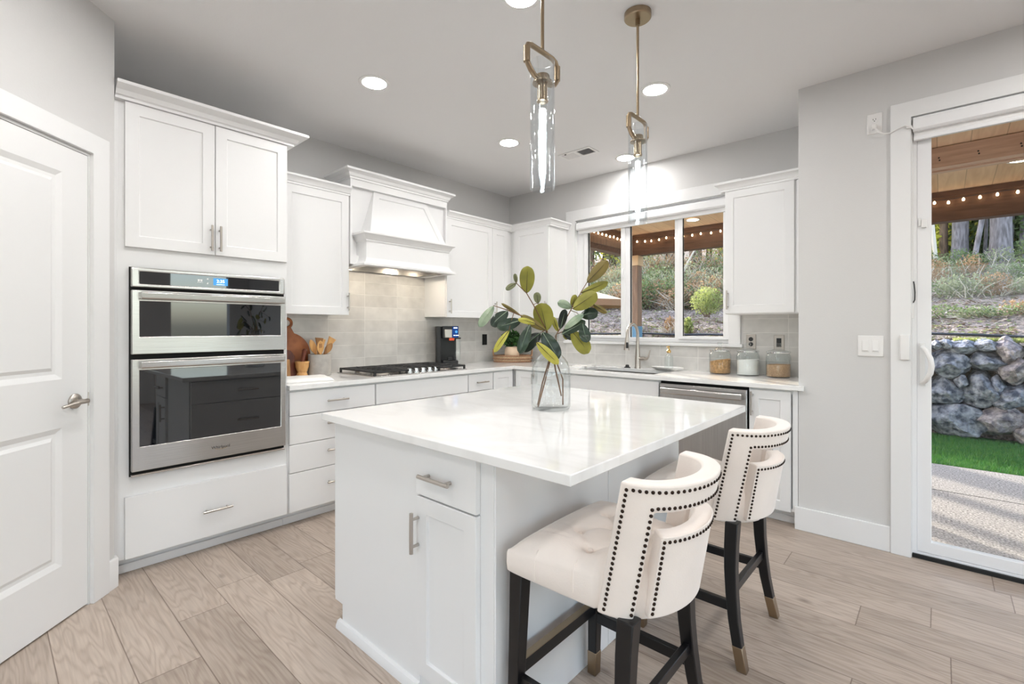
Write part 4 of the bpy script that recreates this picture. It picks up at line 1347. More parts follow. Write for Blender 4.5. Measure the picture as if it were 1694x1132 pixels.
MB().tube([(.150, -2.440, ZC + .062), (.150, -2.435, ZC + .085), (.150, -2.428, ZC + .12), (.150, -2.421, ZC + .16), (.150, -2.415, ZC + .19), (.150, -2.413, ZC + .205)], [.012, .018, .014, .015, .019, .010], 16).build('pestle_rod', 'darkwood', m_)

def lean_board(name, label, outline, mat, y, foot_x, top_x, th, z0, hole=None):
    """board leaning on the backsplash: outline in (along y, up the board)"""
    g = thing(name, label, 'board', (foot_x, y, z0))
    hgt = max(v for u_, v in outline)
    ang = math.asin(min(.9, (foot_x - top_x) / hgt))
    uu = Vector((-math.sin(ang), 0, math.cos(ang))); nn = Vector((math.cos(ang), 0, math.sin(ang)))
    mb = MB()
    mb.prism(outline, 0, th, lambda a_, b_, d: Vector((foot_x, y, z0)) + Y * a_ + uu * b_ + nn * d)
    mb.build('board_body', mat, g, .003)
    if hole:
        hu, hv, hr = hole
        rr = MB(); cc = Vector((foot_x, y, z0)) + Y * hu + uu * hv + nn * th / 2
        rr.tube([cc + Y * hr * math.cos(2 * math.pi * i / 28) + uu * hr * math.sin(2 * math.pi * i / 28) for i in range(28)], .010, 10, close=True)
        rr.build('hanging_ring', mat, g)
    return g
circ = lambda cx_, cz_, r, n=40, a0=0, a1=2 * math.pi: [(cx_ + r * math.cos(a0 + (a1 - a0) * i / n), cz_ + r * math.sin(a0 + (a1 - a0) * i / n)) for i in range(n)]
rb = circ(0, .162, .162, 44, math.pi / 2 + .16, math.pi / 2 - .16 + 2 * math.pi) + [(.024, .365), (-.024, .365)]
lean_board('round_cutting_board', 'large round wooden cutting board with ring handle leaning on the tiles', rb, 'acacia', -2.487, .060, .012, .016, ZC + .002, (0, .395, .034))
lean_board('wooden_cutting_board', 'brown wooden board with dark stripe standing in front of the round board', [(-.12, 0), (.075, 0), (.085, .01), (.085, .15), (.06, .19), (-.12, .235)], 'darkwood', -2.545, .108, .056, .016, ZC + .002)
lean_board('small_wooden_board', 'light brown low board nearest the oven cabinet behind the mortar', [(-.10, 0), (.06, 0), (.06, .128), (-.10, .15)], 'olivewood', -2.585, .160, .140, .015, ZC + .002)
lean_board('trivet_board', 'small round wooden board peeking out behind the grey crock', circ(0, .045, .045, 28), 'bamboo', -2.235, .045, .020, .012, ZC + .002)
# folded towel on the worktop
mb = MB()
nx, ny = 22, 14
top, bot = [], []
for j in range(ny + 1):
    for i in range(nx + 1):
        a_, b_ = i / nx, j / ny
        y_ = -2.715 + a_ * (.40 - .08 * b_)
        x_ = .235 + b_ * .27 + .05 * a_
        e_ = min(a_, 1 - a_, b_, 1 - b_)
        z_ = ZC + .004 + .020 * min(1, e_ * 7) ** .5 + .004 * noise.noise(Vector((x_ * 14, y_ * 14, 1)))
        top.append((x_, y_, z_)); bot.append((x_, y_, ZC + .001))
K = (nx + 1) * (ny + 1)
fs = []
for j in range(ny):
    for i in range(nx):
        q = j * (nx + 1) + i
        fs.append((q, q + nx + 1, q + nx + 2, q + 1)); fs.append((K + q, K + q + 1, K + q + nx + 2, K + q + nx + 1))
ring = [i for i in range(nx + 1)] + [(j) * (nx + 1) + nx for j in range(1, ny + 1)] + [ny * (nx + 1) + i for i in range(nx - 1, -1, -1)] + [j * (nx + 1) for j in range(ny - 1, 0, -1)]
for q in range(len(ring)):
    a_, b_ = ring[q], ring[(q + 1) % len(ring)]
    fs.append((a_, b_, K + b_, K + a_))
mb.add(top + bot, fs)
tag(mb.build('kitchen_towel', 'towel', smooth=60), 'folded white towel lying on the worktop in front of the crock', 'towel')

# ------------------------------------------------------------------ things on the window-wall worktop
tr = thing('scalloped_tray', 'small white scalloped dish on the worktop beside the faucet', 'dish', (1.915, -.13, ZC))
mb = MB()
n = 60
prof = [(.55, .002), (.80, .004), (.97, .026), (1.0, .028), (.98, .0225), (.82, .0005), (.0, .0005)]
vs, fs, rings = [], [], []
for r, z_ in [(0.0, .006)] + [(.62, .006)] + [(.90, .024), (1.0, .028)] + [(.98, .022), (.70, .0005), (.0, .0005)]:
    if r == 0: rings.append([len(vs)]); vs.append((1.915, -.13, ZC + z_)); continue
    rings.append(list(range(len(vs), len(vs) + n)))
    for i in range(n):
        t_ = 2 * math.pi * i / n
        k_ = r * (1 + (.05 * math.cos(12 * t_) if r > .6 else 0))
        vs.append((1.915 + .135 * k_ * math.cos(t_), -.13 + .075 * k_ * math.sin(t_), ZC + z_))
for a_, b_ in zip(rings, rings[1:]):
    for i in range(n):
        j = (i + 1) % n
        if len(a_) == 1: fs.append((a_[0], b_[i], b_[j]))
        elif len(b_) == 1: fs.append((a_[i], b_[0], a_[j]))
        else: fs.append((a_[i], b_[i], b_[j], a_[j]))
mb.add(vs, fs); mb.build('dish_body', 'ceramic', tr, smooth=50)
so = thing('soap_dispenser', 'clear glass soap bottle with a gold pump standing on the white dish', 'dispenser', (1.925, -.12, ZC + .007))
MB().lathe([(0, 0), (.034, 0), (.036, .004), (.036, .10), (.030, .118), (.013, .130), (.013, .142), (.010, .142), (.010, .128), (.032, .10), (.032, .006), (0, .004)], (1.925, -.12, ZC + .0075), 28).build('bottle', 'glass', so)
MB().lathe([(0, .138), (.014, .138), (.018, .146), (.018, .158), (.011, .166), (.006, .172), (.006, .190), (.010, .192), (.010, .198), (0, .198)], (1.925, -.12, ZC + .0075), 20).tube([(1.925, -.12, ZC + .20), (1.925, -.150, ZC + .200), (1.925, -.158, ZC + .194)], .004, 8).build('pump', 'gold', so)
MB().tube([(1.925, -.12, ZC + .014), (1.925, -.12, ZC + .14)], .0025, 6).build('dip_tube', 'plate', so)
# dish cloth left of the sink
mb = MB()
nx, ny = 10, 8
vs = []
for j in range(ny + 1):
    for i in range(nx + 1):
        vs.append((1.09 + .16 * i / nx + .02 * math.sin(j), -.42 + .20 * j / ny, ZC + .004 + .012 * abs(noise.noise(Vector((i * .5, j * .5, 3)))) + .010 * (i / nx)))
vs2 = [(a_, b_, ZC + .0008) for a_, b_, c_ in vs]
fs = []
K = len(vs)
for j in range(ny):
    for i in range(nx):
        q = j * (nx + 1) + i
        fs.append((q, q + 1, q + nx + 2, q + nx + 1)); fs.append((K + q, K + q + nx + 1, K + q + nx + 2, K + q + 1))
ring = [i for i in range(nx + 1)] + [(j) * (nx + 1) + nx for j in range(1, ny + 1)] + [ny * (nx + 1) + i for i in range(nx - 1, -1, -1)] + [j * (nx + 1) for j in range(ny - 1, 0, -1)]
for q in range(len(ring)):
    a_, b_ = ring[q], ring[(q + 1) % len(ring)]
    fs.append((a_, K + a_, K + b_, b_))
mb.add(vs + vs2, fs)
tag(mb.build('dish_cloth', 'towel', smooth=60), 'white dish cloth lying on the worktop at the sink edge behind the vase', 'cloth')

def storage_jar(label, x, y, r, fill, mat, cname, heap, group):
    j = thing('storage_jar', label, 'jar', (x, y, ZC), group)
    MB().lathe([(0, 0), (r * .94, 0), (r, .008), (r, .145), (r * .96, .160), (r * .90, .166), (r * .90, .176), (r * .86, .176), (r * .86, .164), (r * .965, .143), (r * .965, .010), (0, .006)], (x, y, ZC), 40).build('jar_body', 'glass', j)
    l = MB().lathe([(r * .98, .176), (r * .98, .186), (r * .80, .190), (r * .55, .196), (r * .25, .206), (r * .14, .214), (r * .14, .220), (r * .24, .228), (r * .26, .240), (r * .16, .248), (0, .250)], (x, y, ZC), 32).build('lid', 'glass', j)
    MB().lathe([(r * .84, .176), (r * .985, .176), (r * .985, .183), (r * .84, .183), (r * .84, .176)], (x, y, ZC), 40).build('seal_ring', 'chrome', l)
    mb = MB()
    rr, n_, m2 = r * .955, 36, 8
    vs, rings = [], []
    for z_, k_ in ((.0075, .0), (.0075, .97), (.011, 1.0)):
        if k_ == 0: rings.append([len(vs)]); vs.append((x, y, ZC + z_)); continue
        rings.append(list(range(len(vs), len(vs) + n_)))
        vs += [(x + rr * k_ * math.cos(6.28319 * i / n_), y + rr * k_ * math.sin(6.28319 * i / n_), ZC + z_) for i in range(n_)]
    for q in range(m2, -1, -1):
        k_ = q / m2
        ring = []
        if q == 0:
            ring.append(len(vs)); vs.append((x, y, ZC + fill + heap * .3))
        else:
            for i in range(n_):
                a_ = 6.28319 * i / n_
                px_, py_ = rr * k_ * math.cos(a_), rr * k_ * math.sin(a_)
                ring.append(len(vs))
                vs.append((x + px_, y + py_, ZC + fill + heap * (px_ / r) + heap * .7 * noise.noise(Vector((px_ * 60, py_ * 60, fill)))))
        rings.append(ring)
    fs = []
    for a_, b_ in zip(rings, rings[1:]):
        for i in range(n_):
            k2 = (i + 1) % n_
            if len(a_) == 1: fs.append((a_[0], b_[k2], b_[i]))
            elif len(b_) == 1: fs.append((a_[i], a_[k2], b_[0]))
            else: fs.append((a_[i], a_[k2], b_[k2], b_[i]))
    mb.add(vs, fs)
    o_ = mb.build(cname, mat, j, smooth=50); o_['kind'] = 'stuff'
JG = 'lidded glass storage jars under the wall cabinet'
storage_jar('glass jar of tan crumbly cereal, nearest the sink', 2.344, -.125, .079, .105, 'cereal', 'cereal', .014, JG)
storage_jar('glass jar of white flour between the cereal jar and the oats jar', 2.547, -.125, .079, .118, 'flour', 'flour', .006, JG)
storage_jar('glass jar of beige oats, nearest the wall corner', 2.753, -.125, .081, .092, 'oats', 'oats', .003, JG)

def outlet(label, c, face, mat, holes, cat='outlet', name='wall_outlet', dec=False):
    """cover plate centred on c; face 'x' or '-y'"""
    g = thing(name, label, cat, c)
    c = Vector(c)
    n_, u_ = (X, Y) if face == 'x' else (-Y, X)
    MB().obox(c + n_ * .003, u_, Z, n_, .035, .057, .003).build('cover_plate', mat[0], g, .003)
    if dec:
        MB().obox(c + n_ * .006, u_, Z, n_, .0165, .033, .0025).build('insert', mat[1], g, .001)
    else:
        for s_ in (-1, 1):
            q = MB().lathe([(0, 0), (.0165, 0), (.0165, .003), (0, .003)], c + n_ * .0055 + Z * s_ * .0195, 20, 'X' if face == 'x' else 'Y')
            if face != 'x':
                q.v = [Vector((p_.x, 2 * (c.y - .0055) - p_.y, p_.z)) for p_ in q.v]
            r_ = q.build('receptacle', mat[1], g)
            if holes:
                MB().obox(c + n_ * .0088 + Z * (s_ * .0195 + .003) + u_ * .006, u_, Z, n_, .0012, .004, .0005).obox(c + n_ * .0088 + Z * (s_ * .0195 + .003) - u_ * .006, u_, Z, n_, .0012, .004, .0005).obox(c + n_ * .0088 + Z * (s_ * .0195 - .007), u_, Z, n_, .0022, .0022, .0005).build('slots', 'gap', r_)
    return g
outlet('black outlet plate on the hood-wall tiles between coffee machine and basket', (.008, -.408, 1.122), 'x', ('black', 'black'), False, dec=True)
outlet('steel plate with two round black sockets on the tiles above the flour jar', (2.538, -.008, 1.140), '-y', ('nickel', 'black'), False)
outlet('steel plate with one black rectangular insert on the tiles above the oats jar', (2.732, -.008, 1.137), '-y', ('nickel', 'black'), False, dec=True, name='wall_switch', cat='switch')
g = outlet('white wall outlet high beside the patio door with a plug in it', (3.3525, YR, 2.405), '-y', ('plate', 'plate'), True)
pl = thing('power_cord', 'white plug and cord running from the high outlet to the patio door blind', 'cord', (3.3525, YR - .009, 2.385))
MB().obox((3.3525, YR - .022, 2.380), X, Z, Y, .012, .014, .013).build('plug', 'plate', pl, .004)
MB().tube([(3.356, YR - .030, 2.372), (3.372, YR - .030, 2.345), (3.395, YR - .024, 2.328), (3.425, YR - .026, 2.325), (3.455, YR - .030, 2.338), (3.488, YR - .030, 2.348), (3.508, YR - .030, 2.338), (3.524, YR - .030, 2.318)], .0045, 8).build('cable', 'plate', pl)
MB().obox((3.505, YR - .026, 2.335), X, Z, Y, .012, .006, .006).build('cord_clip', 'plate', pl, .002)
sw = thing('light_switch', 'double white rocker switch plate on the wall beside the patio door', 'switch', (3.334, YR, 1.144))
MB().box(3.275, 3.393, YR - .006, YR, 1.085, 1.203).build('cover_plate', 'plate', sw, .003)
for xx in (3.311, 3.357):
    MB().box(xx - .0165, xx + .0165, YR - .008, YR - .005, 1.111, 1.177).build('rocker_frame', 'plate', sw, .001)
    MB().prism([(YR - .007, 1.116), (YR - .0125, 1.118), (YR - .0085, 1.172), (YR - .007, 1.172)], xx - .0125, xx + .0125, lambda u_, v_, d_: Vector((d_, u_, v_))).build('rocker', 'plate', sw, .001)
rm = MB().box(3.465, 3.507, -.656, -.638, 1.072, 1.210).build('blind_remote', 'plate', bevel=.005)
tag(rm, 'white blind remote control mounted on the patio door casing', 'remote')

# ------------------------------------------------------------------ island
IX0, IX1, IY0, IY1 = 1.690, 2.962, -3.050, -1.647
BX0, BX1, BY0, BY1 = 1.722, 2.655, -3.000, -1.680
i_ = thing('kitchen_island', 'white kitchen island cabinet in the middle of the floor', 'island', ((BX0 + BX1) / 2, (BY0 + BY1) / 2, 0))
mb = MB()
mb.prism([(1.782, .0), (BX1, 0), (BX1, ZB), (BX0, ZB), (BX0, .097), (1.782, .097)], BY0 + .02, BY1 - .02, lambda u_, v_, d_: Vector((u_, d_, v_)))
mb.f = [tuple(reversed(f_)) for f_ in mb.f]
mb.build('carcass', 'cab', i_)
mb = MB()
mb.prism([(1.782, .0), (2.304, 0), (2.304, ZB), (BX0, ZB), (BX0, .097), (1.782, .097)], BY0 - .004, BY0 + .02, lambda u_, v_, d_: Vector((u_, d_, v_)))
mb.f = [tuple(reversed(f_)) for f_ in mb.f]
mb.build('end_panel', 'cab', i_, .001)
mb = MB()
mb.prism([(1.782, .0), (BX1, 0), (BX1, ZB), (BX0, ZB), (BX0, .097), (1.782, .097)], BY1 - .02, BY1, lambda u_, v_, d_: Vector((u_, d_, v_)))
mb.f = [tuple(reversed(f_)) for f_ in mb.f]
mb.build('end_panel', 'cab', i_, .001)
MB().box(2.304, BX1, BY0, BY0 + .02, 0.0, ZB).build('face_frame', 'cab', i_, .001)
dr = MB().box(2.308, 2.600, BY0 - .022, BY0 - .001, .686, .852).build('drawer', 'cab', i_, .002)
MB().pull((2.432, BY0 - .022, .760), X, -Y, .150, .0068).build('handle', 'nickel', dr)
dd = MB().shaker((2.310, BY0 - .001, .078), X, -Y, .290, .602, .021, .054, .009).build('door', 'cab', i_, .0015)
MB().pull((2.322, BY0 - .022, .562), Z, -Y, .135, .0068).build('handle', 'nickel', dd)
# panels facing the stools
MB().box(BX1, BX1 + .006, BY0 + .001, -2.3615, 0, ZB).build('back_panel', 'cab', i_, .0015)
MB().box(BX1, BX1 + .006, -2.3585, BY1 - .001, 0, ZB).build('back_panel', 'cab', i_, .0015)
MB().prism([(0, 0), (-.020, 0), (-.020, .012), (-.012, .030), (0, .034)], 1.764, BX1 - .35, lambda u_, v_, d_: Vector((d_, BY0 - .004 + u_, v_))).build('shoe_moulding', 'trim', i_)
# drawer fronts facing the oven
for y0, y1, zs in ((-2.995, -2.245, ((.690, .852), (.400, .686), (.100, .396))), (-2.241, -1.690, ((.690, .852), (.400, .686), (.100, .396)))):
    for z0, z1 in zs:
        q = MB().box(BX0 - .020, BX0, y0, y1, z0, z1).build('drawer', 'cab', i_, .002)
        MB().pull((BX0 - .020, (y0 + y1) / 2, (z0 + z1) / 2), Y, -X, .15).build('handle', 'nickel', q)
it = MB().box(IX0, IX1, IY0, IY1, ZB, ZC).build('island_worktop', 'quartz', bevel=.003)
tag(it, 'large white polished quartz top overhanging the kitchen island', 'worktop')

# vase with branches
VX, VY = 2.353, -2.326
v_ = thing('glass_vase', 'clear glass bottle vase holding leafy branches on the island', 'vase', (VX, VY, ZC))
vp = [(0, 0), (.070, 0), (.082, .006), (.0855, .018), (.0855, .150), (.083, .180), (.074, .208), (.058, .228), (.043, .242), (.036, .256), (.035, .330), (.039, .338)]
vi = [(.036, .338), (.032, .328), (.033, .258), (.040, .245), (.056, .231), (.071, .211), (.0795, .182), (.082, .150), (.082, .022), (.072, .012), (0, .012)]
MB().lathe(vp + vi, (VX, VY, ZC), 56).build('vase_body', 'vase', v_, smooth=60)
LEAVES = [('U', (2.273, -2.398, 1.401), (2.284, -2.404, 1.519), 0.073), ('G', (2.253, -2.443, 1.443), (2.256, -2.457, 1.483), 0.02), ('G', (2.259, -2.451, 1.443), (2.234, -2.49, 1.414), 0.027), ('G', (2.33, -2.387, 1.353), (2.333, -2.401, 1.401), 0.036), ('U', (2.338, -2.34, 1.233), (2.324, -2.368, 1.355), 0.097), ('Y', (2.36, -2.279, 1.231), (2.35, -2.305, 1.297), 0.029), ('B', (2.268, -2.429, 1.3), (2.213, -2.496, 1.354), 0.017), ('P', (2.172, -2.502, 1.344), (2.133, -2.554, 1.253), 0.045), ('T', (2.232, -2.476, 1.322), (2.187, -2.533, 1.258), 0.06), ('T', (2.289, -2.451, 1.282), (2.219, -2.53, 1.252), 0.058), ('Y', (2.341, -2.418, 1.266), (2.293, -2.477, 1.285), 0.028), ('B', (2.359, -2.375, 1.238), (2.289, -2.453, 1.301), 0.039), ('T', (2.335, -2.45, 1.261), (2.31, -2.488, 1.14), 0.052), ('D', (2.337, -2.381, 1.226), (2.283, -2.446, 1.15), 0.07), ('Y', (2.249, -2.487, 1.237), (2.21, -2.539, 1.144), 0.032), ('T', (2.363, -2.398, 1.229), (2.421, -2.362, 1.115), 0.073), ('Y', (2.362, -2.439, 1.187), (2.439, -2.386, 1.096), 0.045), ('D', (2.322, -2.381, 1.184), (2.354, -2.368, 1.131), 0.028), ('B', (2.471, -2.219, 1.449), (2.545, -2.169, 1.544), 0.061), ('U', (2.446, -2.229, 1.404), (2.541, -2.159, 1.451), 0.045), ('U', (2.442, -2.286, 1.331), (2.525, -2.227, 1.4), 0.077), ('U', (2.41, -2.247, 1.342), (2.429, -2.246, 1.394), 0.033), ('P', (2.422, -2.263, 1.337), (2.383, -2.315, 1.361), 0.042), ('D', (2.396, -2.314, 1.243), (2.419, -2.309, 1.328), 0.042), ('T', (2.439, -2.222, 1.302), (2.503, -2.18, 1.318), 0.059), ('B', (2.47, -2.167, 1.355), (2.522, -2.136, 1.316), 0.03), ('P', (2.426, -2.328, 1.243), (2.493, -2.283, 1.307), 0.035), ('T', (2.412, -2.327, 1.22), (2.495, -2.268, 1.277), 0.046), ('D', (2.382, -2.273, 1.223), (2.426, -2.249, 1.202), 0.036), ('U', (2.433, -2.281, 1.233), (2.495, -2.241, 1.138), 0.075), ('T', (2.485, -2.275, 1.266), (2.507, -2.271, 1.186), 0.055), ('U', (2.364, -2.248, 1.221), (2.386, -2.245, 1.197), 0.019)]
STEMS = [[(2.296, -2.348, .904), (2.319, -2.344, 1.002), (2.345, -2.330, 1.102), (2.338, -2.333, 1.231), (2.296, -2.378, 1.349), (2.273, -2.398, 1.401), (2.253, -2.443, 1.443)], [(2.332, -2.390, .904), (2.344, -2.355, 1.019), (2.353, -2.332, 1.103), (2.345, -2.350, 1.235), (2.275, -2.437, 1.301), (2.228, -2.479, 1.326), (2.171, -2.503, 1.346)], [(2.405, -2.319, .951), (2.378, -2.326, 1.064), (2.365, -2.322, 1.110), (2.370, -2.315, 1.212), (2.414, -2.285, 1.301), (2.433, -2.268, 1.348), (2.471, -2.219, 1.449)], [(2.385, -2.280, .906), (2.396, -2.297, 1.023), (2.370, -2.310, 1.100), (2.374, -2.312, 1.220), (2.43, -2.284, 1.245), (2.48, -2.252, 1.273)]]
OWN = [[0, 1, 2, 3, 4], [6, 7, 8, 9, 10, 11, 12, 13, 14, 15, 16, 17], [5, 18, 19, 20, 21, 22, 23, 24, 25], [26, 27, 28, 29, 30, 31]]
BL = ['upright leafy branch in the vase with one round olive leaf at its top', 'leafy branch arching from the vase toward the hood wall with drooping dark leaves', 'tall leafy branch in the vase leaning toward the window', 'short low branch in the vase with a broad drooping leaf beside the window sill']
SKIN = {'U': 'leafunder', 'G': 'leafgrey', 'Y': 'leafyel', 'B': 'leafbrown', 'P': 'leafpale', 'T': 'leaftop', 'D': 'leafdark'}
VIEW = Vector((0.670, -0.742, 0.10)).normalized()    # the leaves mostly turn their faces this way
rl = random.Random(11)
def leaf(parent, kind, a, b_, w):
    a, b_ = Vector(a), Vector(b_)
    ax = b_ - a; L_ = ax.length; ax.normalize()
    n0 = (VIEW + Vector((rl.uniform(-.3, .3), rl.uniform(-.3, .3), rl.uniform(-.1, .3)))).normalized()
    nn = (n0 - ax * n0.dot(ax)).normalized(); sd = ax.cross(nn)
    m, k = 16, 6
    vf, vb = [], []
    bend = rl.uniform(-.10, .10) * L_; cup = rl.uniform(.05, .14) * w
    for i in range(m + 1):
        t_ = i / m
        ww = w * .56 * (1.72 * t_ ** .62 * (1 - t_) ** .46 if 0 < t_ < 1 else (.04 if t_ <= 0 else .10))
        for j in range(k + 1):
            s_ = j / k * 2 - 1
            p_ = a + ax * (L_ * t_) + sd * (ww * s_) + nn * (bend * math.sin(math.pi * t_) - cup * (abs(s_) ** 1.5) + .0012 * math.sin(9 * t_ + 3 * s_))
            vf.append(p_); vb.append(p_ - nn * .0010)
    K_ = len(vf); mb = MB()
    f1, f2 = [], []
    for i in range(m):
        for j in range(k):
            q = i * (k + 1) + j
            f1.append((q, q + 1, q + k + 2, q + k + 1)); f2.append((K_ + q, K_ + q + k + 1, K_ + q + k + 2, K_ + q + 1))
    mb.add(vf + vb, f1)
    mb.cur = 1; mb.f += f2; mb.mi += [1] * len(f2)
    front = SKIN[kind]
    back = 'leaftop' if kind in 'UGYB' else 'leafunder'
    o_ = mb.build('leaf', [front, back], parent, smooth=180)
    mid = MB(); mid.tube([a + ax * (L_ * t_) + nn * (bend * math.sin(math.pi * t_) + .0006) for t_ in (0, .2, .4, .6, .85)], [.0016, .0014, .0011, .0008, .0004], 6)
    mid.build('midrib', 'midrib' if kind in 'UGYB' else 'leafpale', o_)
    return o_
for q, (st_, own) in enumerate(zip(STEMS, OWN)):
    br = thing('leafy_branch', BL[q], 'branch', st_[0], 'leafy branches in the glass vase')
    fine = []
    for a_, b_ in zip(st_, st_[1:]):
        for t_ in (0, .5): fine.append(Vector(a_).lerp(Vector(b_), t_))
    fine.append(Vector(st_[-1]))
    MB().tube(fine, [.0034 - .0018 * i / len(fine) for i in range(len(fine))], 8).build('stem', 'twig', br)
    for li in own:
        kd, a_, b_, w_ = LEAVES[li]
        leaf(br, kd, a_, b_, w_)
        near = min(fine, key=lambda p_: (p_ - Vector(a_)).length)
        if .006 < (near - Vector(a_)).length < .16:
            MB().tube([near, (near + Vector(a_)) / 2 + Vector((0, 0, .004)), a_], [.0016, .0014, .0014], 6).build('leaf_stalk', 'twig', br)

# ------------------------------------------------------------------ bar stools
def make_stool(cy):
    """counter stool facing the island (-x); cy is the middle of its seat along the island"""
    g = thing('bar_stool', 'x', 'stool', (2.90, cy, 0))
    def P(x, y, z): return Vector((x, cy + y, z))
    # seat: upholstered block with a tufted top
    xf, xb, hf, hb = 2.700, 3.112, .245, .196
    zt, zb = .628, .540
    tufts = [(2.835, -.075), (2.835, .075), (2.915, 0), (2.915, -.145), (2.915, .145), (2.995, -.075), (2.995, .075)]
    n = 60
    mb = MB(); vs = []; fs = []
    def hw(x):
        if x < 2.962: return hf + (.202 - hf) * max(0, (x - xf) / .262) ** 1.15
        q = (x - 2.962) / .157
        return max(.06, .1915 * math.sqrt(max(0, 1 - q ** 2.2)))
    def seam(x, y):
        d = 0
        for a, b_ in tufts:
            r_ = math.hypot(x - a, y - b_)
            d -= .016 * math.exp(-(r_ / .014) ** 2) + .014 * math.exp(-(r_ / .040) ** 2)
        for i_, (a, b_) in enumerate(tufts):
            for (c_, e_) in tufts[i_ + 1:]:
                L_ = math.hypot(a - c_, b_ - e_)
                if L_ > .12: continue
                t_ = max(0, min(1, ((x - a) * (c_ - a) + (y - b_) * (e_ - b_)) / L_ ** 2))
                q = math.hypot(x - a - (c_ - a) * t_, y - b_ - (e_ - b_) * t_)
                d -= .0075 * math.exp(-(q / .008) ** 2)
        for b_ in (-.145, -.075, .075, .145):      # straight seams running to the front edge
            if x < 2.85: d -= .0035 * math.exp(-((y - b_) / .004) ** 2) * (1 if x > 2.71 else .4)
        return d
    rings = []
    for i in range(n + 1):
        x = xf + (xb - xf) * i / n
        row = []
        for j in range(n + 1):
            s_ = j / n * 2 - 1
            y = hw(x) * s_
            ef = min(1, (x - xf) / .05); es = min(1, (1 - abs(s_)) * hw(x) / .05)
            rnd_ = (1 - (1 - ef) ** 2.4) * (1 - (1 - es) ** 2.4)
            z = zt - .022 * (1 - rnd_) + .034 * rnd_ * (1 - (abs(s_) ** 2.5) * .7) * min(1, (x - xf) / .12 + .2) + seam(x, y)
            row.append(len(vs)); vs.append(P(x, y, z))
        rings.append(row)
    for i in range(n):
        for j in range(n):
            fs.append((rings[i][j], rings[i + 1][j], rings[i + 1][j + 1], rings[i][j + 1]))
    per = [rings[0][j] for j in range(n + 1)] + [rings[i][n] for i in range(1, n + 1)] + [rings[n][j] for j in range(n - 1, -1, -1)] + [rings[i][0] for i in range(n - 1, 0, -1)]
    ctr = P((xf + xb) / 2, 0, 0)
    prev = per
    for z_, k_ in ((zt - .030, 1.010), (zb + .03, 1.014), (zb + .008, 1.006), (zb, .975)):
        cur = []
        for q in per:
            p_ = vs[q]
            cur.append(len(vs)); vs.append(Vector((ctr.x + (p_.x - ctr.x) * k_, ctr.y + (p_.y - ctr.y) * k_, z_ - (.028 * max(0, p_.x - xf) / .3 if z_ < zb + .02 else 0))))
        for q in range(len(per)):
            r_ = (q + 1) % len(per)
            fs.append((prev[q], prev[r_], cur[r_], cur[q]))
        prev = cur
    fs.append(tuple(prev))
    mb.add(vs, fs)
    seat = mb.build('seat', 'velvet', g, smooth=60)
    for a, b_ in tufts:
        MB().lathe([(0, .003), (.006, .002), (.008, -.002), (0, -.004)], P(a, b_, zt + .034 - .024), 12).build('tuft_button', 'velvet', seat)
    for sx in (2.790, 2.905):
        for s_ in (-1, 1):
            MB().tube([P(sx + .004, s_ * (hw(sx) * .86), zt + .006), P(sx + .001, s_ * (hw(sx) * .965), zt - .008), P(sx, s_ * (hw(sx) * 1.011), zt - .032), P(sx, s_ * (hw(sx) * 1.016), zb + .03), P(sx, s_ * (hw(sx) * 1.008), zb + .004)], .0017, 6).build('seam', 'velvet', seat)
    # curved back in plan: a half-ellipse from tip to tip; leans back with height
    A, B = .160, .2025
    N_ = 64
    def plan(t_, off, z, lean=.20, x0=3.040):
        th = t_ * math.pi / 2
        c_, s_ = math.cos(th), math.sin(th)
        c_ = max(0, c_) ** .86
        px_, py_ = A * c_, B * s_
        nx_, ny_ = math.cos(th) / A, math.sin(th) / B
        l_ = math.hypot(nx_, ny_); nx_, ny_ = nx_ / l_, ny_ / l_
        return P(x0 + lean * (z - .867) + px_ - nx_ * off, py_ - ny_ * off, z)
    def curved(name, cells_t, zs, keep, th, parent, mat='velvet', lean=.20, ztop=None, bev=.010):
        mb = MB(); vs = []; idx = {}
        def V(i, j, s_):
            k_ = (i, j, s_)
            if k_ not in idx:
                z = zs[j]
                if ztop: z = z + ztop(cells_t[i], z)
                idx[k_] = len(vs); vs.append(plan(cells_t[i], th * s_, z, lean))
            return idx[k_]
        fs = []
        nt, nz = len(cells_t) - 1, len(zs) - 1
        K = lambda i, j: 0 <= i < nt and 0 <= j < nz and keep((cells_t[i] + cells_t[i + 1]) / 2, (zs[j] + zs[j + 1]) / 2)
        for i in range(nt):
            for j in range(nz):
                if not K(i, j): continue
                fs.append((V(i, j, 0), V(i + 1, j, 0), V(i + 1, j + 1, 0), V(i, j + 1, 0)))
                fs.append((V(i, j, 1), V(i, j + 1, 1), V(i + 1, j + 1, 1), V(i + 1, j, 1)))
                if not K(i - 1, j): fs.append((V(i, j, 0), V(i, j + 1, 0), V(i, j + 1, 1), V(i, j, 1)))
                if not K(i + 1, j): fs.append((V(i + 1, j, 0), V(i + 1, j, 1), V(i + 1, j + 1, 1), V(i + 1, j + 1, 0)))
                if not K(i, j - 1): fs.append((V(i, j, 0), V(i, j, 1), V(i + 1, j, 1), V(i + 1, j, 0)))
                if not K(i, j + 1): fs.append((V(i, j + 1, 0), V(i + 1, j + 1, 0), V(i + 1, j + 1, 1), V(i, j + 1, 1)))
        mb.add(vs, fs)
        return mb.build(name, mat, parent, bev, smooth=50, seg=3)
    zs = [.512, .56, .62, .68, .74, .797, .83, .867]
    tp = .655                      # inner edge of the posts along the curve
    ts = [-1 + (1 - tp) * i / 6 for i in range(6)] + [-tp + 2 * tp * i / 40 for i in range(41)] + [tp + (1 - tp) * i / 6 for i in range(1, 7)]
    fr = curved('back_frame', ts, zs, lambda t_, z: abs(t_) > tp or z > .797, .050, g)
    tq = .56
